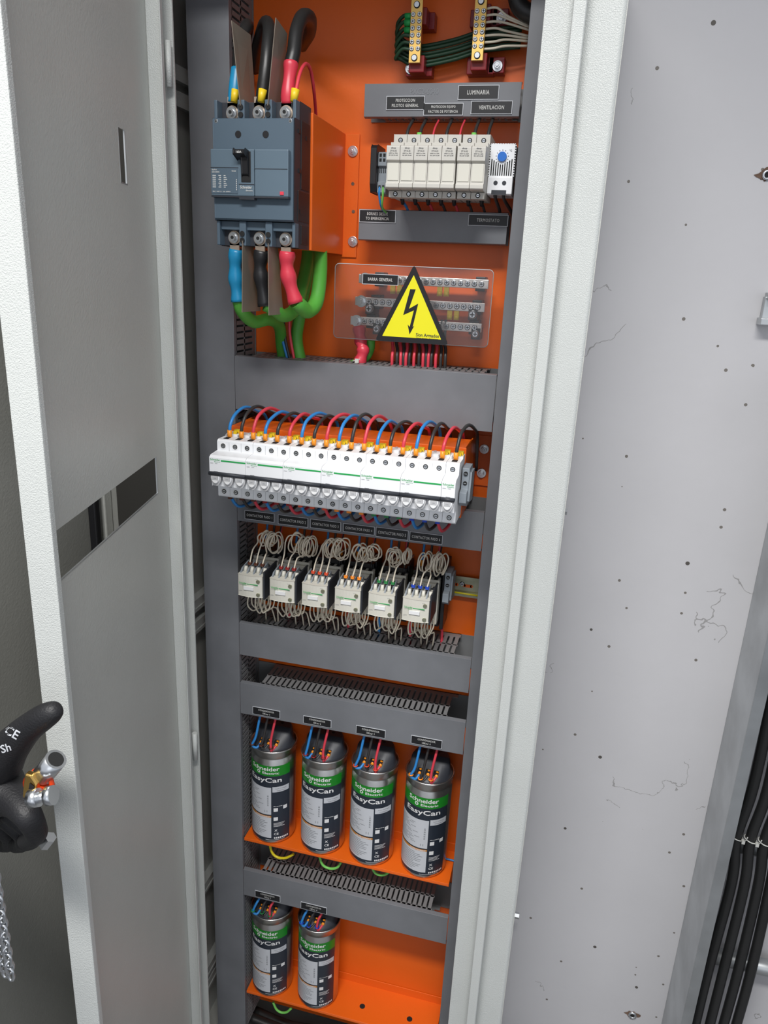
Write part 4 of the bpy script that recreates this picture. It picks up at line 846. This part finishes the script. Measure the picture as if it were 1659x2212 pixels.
# ================================================================== shelves and capacitors
def shelf(z, label, holes):
    t = thing('shelf', label, 'shelf', (-0.29, PLATE, z-0.02))
    b = B(); b.box(-0.486, -0.0985, 1.0465, PLATE-0.0005, z-0.002, z); b.box(-0.486, -0.0985, 1.0465, 1.0485, z-0.006, z-0.002); b.box(-0.486, -0.0985, PLATE-0.0022, PLATE-0.0005, z-0.002, z+0.018)
    mk('sheet', b, 'orange', t, 0.0006)
    b = B()
    for hx, hd in holes: b.cyl((hx, hd, z-0.0001), 'z', 0.0055, 0.0003, 20)
    if holes: mk('drilled_hole', b, 'hole', t)
shelf(-1.010, 'upper orange shelf under four capacitors', [])
shelf(-1.388, 'lower orange shelf under two capacitors', [(-0.2515, 1.079), (-0.155, 1.079)])
KR = 0.0405; KC = 1.084
def capacitor(x, zs, k, label):
    c = (x, KC); zt_ = zs+0.200
    t = thing('capacitor', label, 'capacitor', (x, KC, zs), 'cylindrical power capacitors')
    H = 0.200
    prf = [(0.0, zs), (KR-0.006, zs), (KR-0.002, zs+0.0015), (KR, zs+0.006), (KR, zt_-0.022), (KR-0.0022, zt_-0.019), (KR-0.0022, zt_-0.017), (KR+0.0004, zt_-0.0145), (KR+0.0004, zt_-0.006), (KR+0.0012, zt_-0.0045), (KR+0.0022, zt_-0.002), (KR+0.0018, zt_), (KR-0.0002, zt_), (KR-0.0014, zt_-0.003), (0.0, zt_-0.0035)]
    mk('can', B().lathe(c, prf, 48), 'alu', t)
    r = KR+0.0002; zf = lambda f_: zt_-H*f_
    b = B()
    b.patch(c, r, -112, 66, zf(0.255), zf(0.148), 0); b.patch(c, r, -112, 66, zf(0.958), zf(0.255), 1)
    r2 = r+0.00015
    b.patch(c, r2, -104, 15, zf(0.668), zf(0.375), 2); b.patch(c, r2, -104, 15, zf(0.70), zf(0.680), 3); b.patch(c, r2, -104, 15, zf(0.925), zf(0.70), 2)
    b.patch(c, r2, 18, 63, zf(0.425), zf(0.368), 2)
    mk('label_wrap', b, ['greenlab', 'navylab', 'whitelab', 'orlab'], t)
    r3 = r2+0.00015; b = B()
    b.ctext('Schneider', c, r3, -42, 36, zf(0.200), 0.0085); b.ctext('Electric', c, r3, -8, 35, zf(0.235), 0.0048)
    b.ctext('o', c, r3, -24, -14, zf(0.238), 0.0070)
    b.ctext('EasyCan', c, r3, -48, 42, zf(0.335), 0.0125)
    mk('white_lettering', b, 'white2', t)
    b = B()
    for a_, q in ((21, 0.635), (46, 0.620), (21, 0.735)): b.patch(c, r3, a_, a_+11, zf(q), zf(q-0.038)); 
    b.ctext('Mounting', c, r3, 21, 44, zf(0.585), 0.0022); b.ctext('CE', c, r3, 22, 34, zf(0.895), 0.0048); b.ctext('X', c, r3, 23, 31, zf(0.855), 0.0045)
    for j in range(8): b.patch(c, r3, 22+j*5, 25.5+j*5, zf(0.935), zf(0.918), n=1)
    for j in range(4): b.patch(c, r3, 21, 50-3*(j % 3), zf(0.765+j*0.012), zf(0.761+j*0.012))
    b.patch(c, r3, 0, 50, zf(0.948), zf(0.945))
    mk('pictogram', b, 'white2', t)
    b = B(); rn = random.Random(3)
    b.ctext('Low Voltage', c, r3, 26, 55, zf(0.395), 0.0022); b.ctext('Capacitor', c, r3, 29, 52, zf(0.416), 0.0022)
    for j in range(15):
        q = 0.40+j*0.0155
        e = rn.uniform(-40, -12); b.patch(c, r3, -92, e-14, zf(q+0.004), zf(q)); 
        if j % 3: b.patch(c, r3, e-8, e+6, zf(q+0.004), zf(q))
    for j in range(11): b.patch(c, r3, 4.5, 8.5, zf(0.455+j*0.0115+0.003+0.004*(j % 2)), zf(0.455+j*0.0115), n=1)
    for j in range(9):
        for i_ in range(3):
            if (j*i_+j) % 2: b.patch(c, r3, -3+i_*3, -0.8+i_*3, zf(0.620+0.003*j+0.0028), zf(0.620+0.003*j), n=1)
    for j in range(11):
        q = 0.722+j*0.0175; b.patch(c, r3, -92, rn.uniform(-20, 9), zf(q+0.0045), zf(q))
    mk('grey_lettering', b, 'ink', t)
    b = B().ctext('ADVERTISSEMENT', c, r3, -30, 12, zf(0.697), 0.0024); mk('white_heading', b, 'white2', t)
    # black terminal cap: round base drawn in to a raised rear hump
    b = B(); n = 36; rings = []
    for rr_, zz, hump in ((KR-0.002, zt_-0.004, 0), (KR-0.003, zt_-0.001, 0), (KR-0.004, zt_+0.002, 0.12), (KR-0.0055, zt_+0.022, 0.9), (KR-0.008, zt_+0.0265, 1.0)):
        for i in range(n):
            q = 2*math.pi*i/n; X_ = rr_*math.cos(q); Y_ = rr_*math.sin(q)
            if hump: Y_ = max(Y_, -rr_+hump*0.036)
            rings.append((x+X_*(1-0.05*hump), KC+Y_, zz))
    nr = len(rings)//n; b.add(rings, [(j*n+i, j*n+(i+1) % n, (j+1)*n+(i+1) % n, (j+1)*n+i) for j in range(nr-1) for i in range(n)], 0, True); b.f.append(tuple((nr-1)*n+i for i in range(n))); b.m.append(0); b.sm.append(False)
    cap = mk('terminal_cap', b, 'dark', t)
    b = B()
    for i in range(3):
        mk('cap_hole', B().cyl((x-0.015+i*0.013, KC+0.014, zt_+0.0264), 'z', 0.0030, 0.0004, 14), 'hole', cap)
        mk('terminal_slot', B().box(x-0.018+i*0.014, x-0.010+i*0.014, KC-0.026, KC-0.012, zt_+0.006, zt_+0.012), 'hole', cap)
    return t
caps = [(-0.4415, 0), (-0.3440, 0), (-0.2500, 0), (-0.1520, 0), (-0.4445, 1), (-0.3465, 1)]
names = ['leftmost silver capacitor on the upper shelf', 'second silver capacitor from the left on the upper shelf', 'third silver capacitor from the left on the upper shelf', 'rightmost silver capacitor on the upper shelf', 'left silver capacitor on the lower shelf', 'right silver capacitor on the lower shelf']
root = capacitor(caps[0][0], -1.0097, 0, names[0]+' with green and navy label')
ZS = [-1.0097, -1.3877]
for k in range(1, 6): dup(root, (caps[k][0]-caps[0][0], 0, ZS[caps[k][1]]-ZS[0]), names[k]+' with green and navy label')
LZ = [-0.7415, -1.143]
for k, (x, row) in enumerate(caps):
    zt_ = ZS[row]+0.200; rn = random.Random(k+20); zl = LZ[row]
    for i, (c, m) in enumerate((('blue', 'wblue'), ('dark grey', 'wblack'), ('red', 'wred'))):
        xs = x-0.018+i*0.0145; xt = xs+0.004
        t = thing('wire', '%s wire joining the %s' % (c, names[k]), 'wire', (xs, 1.07, zt_+0.01), 'wires on top of the capacitors')
        bend = (xs-0.005-rn.uniform(0, 0.004)+0.002*i, 1.048, zt_+0.004+rn.uniform(-0.002, 0.003))
        mk('insulation', B().tube([(xs+0.006, 1.066, zl+0.02), (xs+0.002, 1.058, zl-0.010), (xs-0.003, 1.051, zt_+0.022), bend, (xs-0.001, 1.050, zt_+0.000), (xt, 1.058, zt_+0.006), (xt+0.001, 1.064, zt_+0.010)], 0.0023, 8), m, t)
        mk('ferrule', B().cyl((xt, 1.056, zt_+0.006), (0.1, 1, 0.6), 0.0029, 0.010, 12), 'ferrule', t)
        mk('marker', B().tube([(bend[0]+0.0036*math.cos(a_), bend[1]+0.0036*math.sin(a_), bend[2]+0.002) for a_ in [j*math.pi/5 for j in range(10)]], 0.0011, 6, sub=0, closed=True), 'tie_'+tc[k], t)
for k, (px, z, m, lab) in enumerate(((((582, 1822), (588, 1842), (600, 1852), (618, 1853), (634, 1845)), 0, 'wyg', 'yellow wire loop hanging under the upper shelf below its leftmost capacitor'),
      (((690, 1850), (697, 1868), (712, 1876), (728, 1874), (737, 1862)), 0, 'wlg', 'light green wire loop hanging under the upper shelf below its second capacitor'),
      (((803, 1872), (810, 1885), (822, 1890), (834, 1888), (843, 1880)), 0, 'wlg', 'light green wire loop hanging under the upper shelf below its third capacitor'),
      (((590, 2165), (597, 2180), (608, 2187), (620, 2186), (629, 2178)), 0, 'wlg', 'light green wire loop hanging under the lower shelf'))):
    dd = 1.062
    tag(mk('earth_wire', B().tube([W(*q, dd) for q in px], 0.0024, 10), m), lab, 'wire')
p = W(990, 1838, 1.11)
tag(mk('wire', B().tube([(-0.115, 1.10, -1.0065), (-0.105, 1.10, -1.0060), (-0.0955, 1.10, -1.0070)], 0.0017, 8), 'wblue'), 'tiny dark blue wire end on the upper shelf at the right duct', 'wire')

# ================================================================== wall fittings and cable ladder
t = thing('cable_ladder', 'galvanised vertical cable ladder fixed to the wall at right', 'cable ladder', (0.45, 1.25, -1.6))
rx = 0.342
b = B(); b.box(rx-0.0015, rx, 1.130, 1.249, -1.59, -0.10); b.box(rx-0.0015, rx+0.0165, 1.128, 1.130, -1.59, -0.10); b.box(rx-0.0015, rx+0.016, 1.2475, 1.2495, -1.59, -0.10); mk('side_rail', b, 'galv', t, 0.0006)
b = B(); b.box(rx+0.3, rx+0.3015, 1.130, 1.249, -1.59, -0.10); b.box(rx+0.2845, rx+0.3015, 1.128, 1.130, -1.59, -0.10); mk('side_rail', b, 'galv', t)
for z in (-1.205, -0.945, -0.685, -0.425): mk('rung', B().cyl((rx, 1.222, z), 'x', 0.015, 0.30, 20), 'galv', t)
for k in range(5):
    xk = 0.358+k*0.0225; rn = random.Random(k+50); P = [(xk+0.004+rn.uniform(-0.003, 0.003)+(0.002*(k % 2)), 1.190+rn.uniform(-0.004, 0.004), z) for z in (-1.58, -1.4, -1.2, -1.0)]
    P.append((xk, 1.190, -0.905)); P += [(xk+0.004+rn.uniform(-0.004, 0.004), 1.190, z) for z in (-0.8, -0.6, -0.4, -0.15)]
    tag(mk('cable', B().tube(P, 0.0088, 12), 'cblack'), 'thick black cable on the wall ladder, %s from its near side rail' % ords[k], 'cable', 'black cables on the ladder')
    z = -0.905
    b = B(); b.tube([(xk+0.0104*math.cos(a_), 1.190+0.0104*math.sin(a_), z-0.002*math.cos(a_)) for a_ in [j*math.pi/8 for j in range(16)]], 0.0011, 6, sub=0, closed=True)
    b.box(xk+0.006, xk+0.011, 1.177, 1.183, z-0.004, z+0.002); b.tube([(xk+0.009, 1.180, z), (xk+0.011, 1.176, z+0.006), (xk+0.012, 1.174, z+0.014)], 0.0010, 6)
    tag(mk('cable_tie', b, 'tie'), 'white cable tie around the %s black cable from the near side rail' % ords[k], 'cable tie', 'cable ties on the ladder')
def anchor(px, py, r, label, hole=False):
    p = W(px, py, 1.249); b = B(); n = 18; rn = random.Random(px)
    vs = [(p.x, 1.2490, p.z)]+[(p.x+r*2.2*rn.uniform(0.5, 1.15)*math.cos(2*math.pi*i/n), 1.2490, p.z+r*1.5*rn.uniform(0.5, 1.1)*math.sin(2*math.pi*i/n)) for i in range(n)]
    b.add(vs, [(0, 1+(i+1) % n, 1+i) for i in range(n)], 1); b.tube([(p.x+r*0.75*math.cos(a_), 1.2475, p.z+r*0.75*math.sin(a_)) for a_ in [j*math.pi/8 for j in range(16)]], r*0.28, 6, sub=0, closed=True, mi=0); b.cyl((p.x, 1.2478, p.z), 'd', r*0.6, 0.001, 14, mi=2)
    tag(mk('wall_anchor', b, ['steel', 'rust', 'hole']), label, 'wall anchor')
anchor(1366, 2192, 0.0085, 'steel sleeve anchor in chipped plaster at the foot of the wall')
anchor(1657, 378, 0.0070, 'empty anchor hole in the wall near the right edge of the picture')
t = thing('wall_bracket', 'small dark metal bracket on the wall above the cable ladder', 'bracket', tuple(W(1658, 670, 1.245)))
p = W(1662, 672, 1.24); mk('plate', B().box(p.x-0.010, p.x+0.05, 1.235, 1.2495, p.z-0.012, p.z+0.020).box(p.x-0.013, p.x+0.01, 1.222, 1.2495, p.z-0.020, p.z-0.010).box(p.x-0.008, p.x+0.01, 1.222, 1.2495, p.z+0.016, p.z+0.026), 'galv', t, 0.001)
for q, lab in (((1221, 1105), 'zinc bolt head poking out beside the cabinet edge at mid height'), ((1118, 1978), 'small bolt head beside the lower cabinet edge')):
    d_ = 1.2; rr_ = W(*q, d_); b = B(); b.cyl((XR+0.0005, d_, rr_.z), 'x', 0.0085, 0.004, 20); b.cyl((XR+0.004, d_, rr_.z), 'x', 0.006, max(0.004, rr_.x-XR-0.001), 6, smooth=False)
    tag(mk('bolt', b, 'steel'), lab, 'bolt')

# ================================================================== gloved hand, keys, chain
GD = 0.46
per = thing('person', 'person reaching in from the left edge, black work glove holding keys, thumb raised', 'person', tuple(W(-60, 1700, GD)))
def chain_skin(name, verts, edges, parent, m, root=0, lvl=2):
    me = bpy.data.meshes.new(name); off = OFF-Vector(parent['_o'])
    me.from_pydata([Vector(v[0])+off for v in verts], edges, [])
    me.materials.append(M[m]); o = bpy.data.objects.new(name, me); C.objects.link(o); o.parent = parent; o['_o'] = list(parent['_o'])
    md = o.modifiers.new('skin', 'SKIN'); md.use_smooth_shade = True
    for i, v in enumerate(verts):
        sv = me.skin_vertices[0].data[i]; rr_ = v[1]; sv.radius = rr_ if isinstance(rr_, tuple) else (rr_, rr_); sv.use_root = (i == root)
    s_ = o.modifiers.new('sub', 'SUBSURF'); s_.levels = lvl; s_.render_levels = lvl
    return o
def G(x, y, dd=0.0): return W(x, y, GD+dd)
V_ = [(G(-420, 1750, -0.13), 0.034), (G(-250, 1735, -0.04), 0.030), (G(-125, 1716, 0.006), 0.028), (G(-30, 1700, 0.01), (0.032, 0.040)),   # forearm, wrist, palm
      (G(6, 1632, 0.0), 0.0195), (G(58, 1574, -0.004), 0.0135), (G(98, 1546, -0.006), 0.0120), (G(130, 1528, -0.006), 0.0085),          # thumb
      (G(24, 1718, -0.004), 0.0165), (G(64, 1764, -0.022), 0.0120), (G(82, 1803, -0.010), 0.0100), (G(52, 1818, 0.006), 0.0085),               # index curled
      (G(10, 1735, 0.016), 0.0145), (G(66, 1786, 0.004), 0.0105), (G(72, 1816, 0.018), 0.0090), (G(44, 1822, 0.028), 0.0085),                  # middle
      (G(0, 1748, 0.036), 0.0130), (G(52, 1800, 0.034), 0.0098), (G(52, 1824, 0.046), 0.0088), (G(26, 1826, 0.052), 0.0080),                   # ring
      (G(-20, 1760, 0.052), 0.0120), (G(22, 1806, 0.060), 0.0088), (G(22, 1826, 0.068), 0.0080), (G(0, 1826, 0.072), 0.0074)]                  # little
V_.append((G(-14, 1668, 0.005), 0.026))
E_ = [(3, 24), (24, 4), (0, 1), (1, 2), (2, 3), (4, 5), (5, 6), (6, 7), (3, 8), (8, 9), (9, 10), (10, 11), (3, 12), (12, 13), (13, 14), (14, 15), (3, 16), (16, 17), (17, 18), (18, 19), (3, 20), (20, 21), (21, 22), (22, 23)]
glove = chain_skin('glove', V_, E_, per, 'glove', root=3)
glove['label'] = 'black knitted work glove'
dg = bpy.context.evaluated_depsgraph_get(); dg.update(); ev = glove.evaluated_get(dg); gm = ev.to_mesh(); O = Vector(per['_o'])
bv = BVHTree.FromPolygons([v.co+O for v in gm.vertices], [tuple(p.vertices) for p in gm.polygons]); ev.to_mesh_clear()
b = B()
for s, cx, cy, hh, ang in (('CE', 26, 1582, 20, 30), ('Sh', 12, 1616, 18, -18)):
    v, f, asp = textgeo(s); wd = hh*asp; ca, sa = math.cos(math.radians(ang)), math.sin(math.radians(ang)); pts = []; ok = True
    for a_, c_ in v:
        u_, w_ = (a_-0.5)*wd, -(c_-0.5)*hh; px, py = cx+u_*ca-w_*sa, cy+u_*sa+w_*ca
        dr = ray(px, py).normalized(); h = bv.ray_cast(OFF+dr*0.05, dr)
        if h[0] is None: h = (OFF+W(px, py, GD-0.015),)
        pts.append(h[0]-dr*0.0005-OFF)
    b.add(pts, f)
mk('glove_lettering', b, 'whitelab', glove)
t = thing('cabinet_key', 'chrome barrel key with vermilion grip held in the black glove', 'key', tuple(G(85, 1690, -0.02)))
a, c = G(92, 1675, -0.022), G(121, 1640, -0.022)
mk('barrel', B().cyl(a, c-a, 0.0088, (c-a).length, 24).cyl(c, c-a, 0.0065, 0.0004, 20, mi=1), ['steel', 'hole'], t)
mk('grip', B().cyl(a-(c-a)*0.55, c-a, 0.0105, (c-a).length*0.45, 20, r2=0.0095).tube([a+V3(0.010*math.cos(q), -0.002, 0.012*math.sin(q)-0.006) for q in [j*math.pi/8 for j in range(16)]], 0.0022, 8, sub=0, closed=True), 'redor', t)
t = thing('brass_key_holder', 'brass slotted key fob with chrome pin below the barrel key', 'key holder', tuple(G(66, 1705, -0.03)))
pts = [G(*q, -0.034) for q in ((53, 1672), (66, 1676), (79, 1695), (76, 1716), (68, 1732), (56, 1734), (48, 1720), (50, 1695))]
b = B(); n = len(pts); b.add(pts+[p+V3(0, 0.006, 0) for p in pts], [tuple(range(n-1, -1, -1)), tuple(range(n, 2*n))]+[(i, (i+1) % n, n+(i+1) % n, n+i) for i in range(n)]); mk('fob', b, 'brass', t, 0.0012)
pts = [G(*q, -0.0345) for q in ((64, 1691), (74, 1699), (71, 1709), (60, 1714))]; mk('fob_slot', B().add(pts, [(3, 2, 1, 0)]), 'hole', t)
a, c = G(60, 1726, -0.040), G(112, 1718, -0.036)
b = B().cyl(a, c-a, 0.0048, (c-a).length, 18).cyl(a+(c-a)*0.1, c-a, 0.0075, 0.008, 18).cyl(c-(c-a)*0.2, c-a, 0.0078, 0.006, 18); mk('pin', b, 'steel', t)
a, c = G(96, 1826, 0.0), G(110, 1808, 0.0)
tag(mk('key_end', B().cyl(a, c-a, 0.0052, (c-a).length, 6, smooth=False), 'steel'), 'small chrome hexagonal end sticking out under the gloved fingers', 'key')
b = B()
def link(b, c, up, side, r=0.0052, h=0.0072, w_=0.0013):
    b.tube([c+up*(h*math.sin(q))+side*(r*0.62*math.cos(q)) for q in [j*2*math.pi/12 for j in range(12)]], w_, 6, sub=0, closed=True)
for s0, s1 in (((-14, 1865), (23, 2105)), ((-30, 1890), (10, 2098))):
    a, c = W(*s0, 0.42), W(*s1, 0.42); n = 16; up = (c-a).normalized()
    for i in range(n):
        p = a+(c-a)*(i/(n-1)); sd = V3(1, 0, 0) if i % 2 else V3(0.5, 0.85, 0); link(b, p, up, (sd-up*sd.dot(up)).normalized())
tag(mk('chain', b, 'steel'), 'steel link chain hanging in two strands at the lower left edge', 'chain')

for o in bpy.data.objects:
    if '_o' in o: del o['_o']
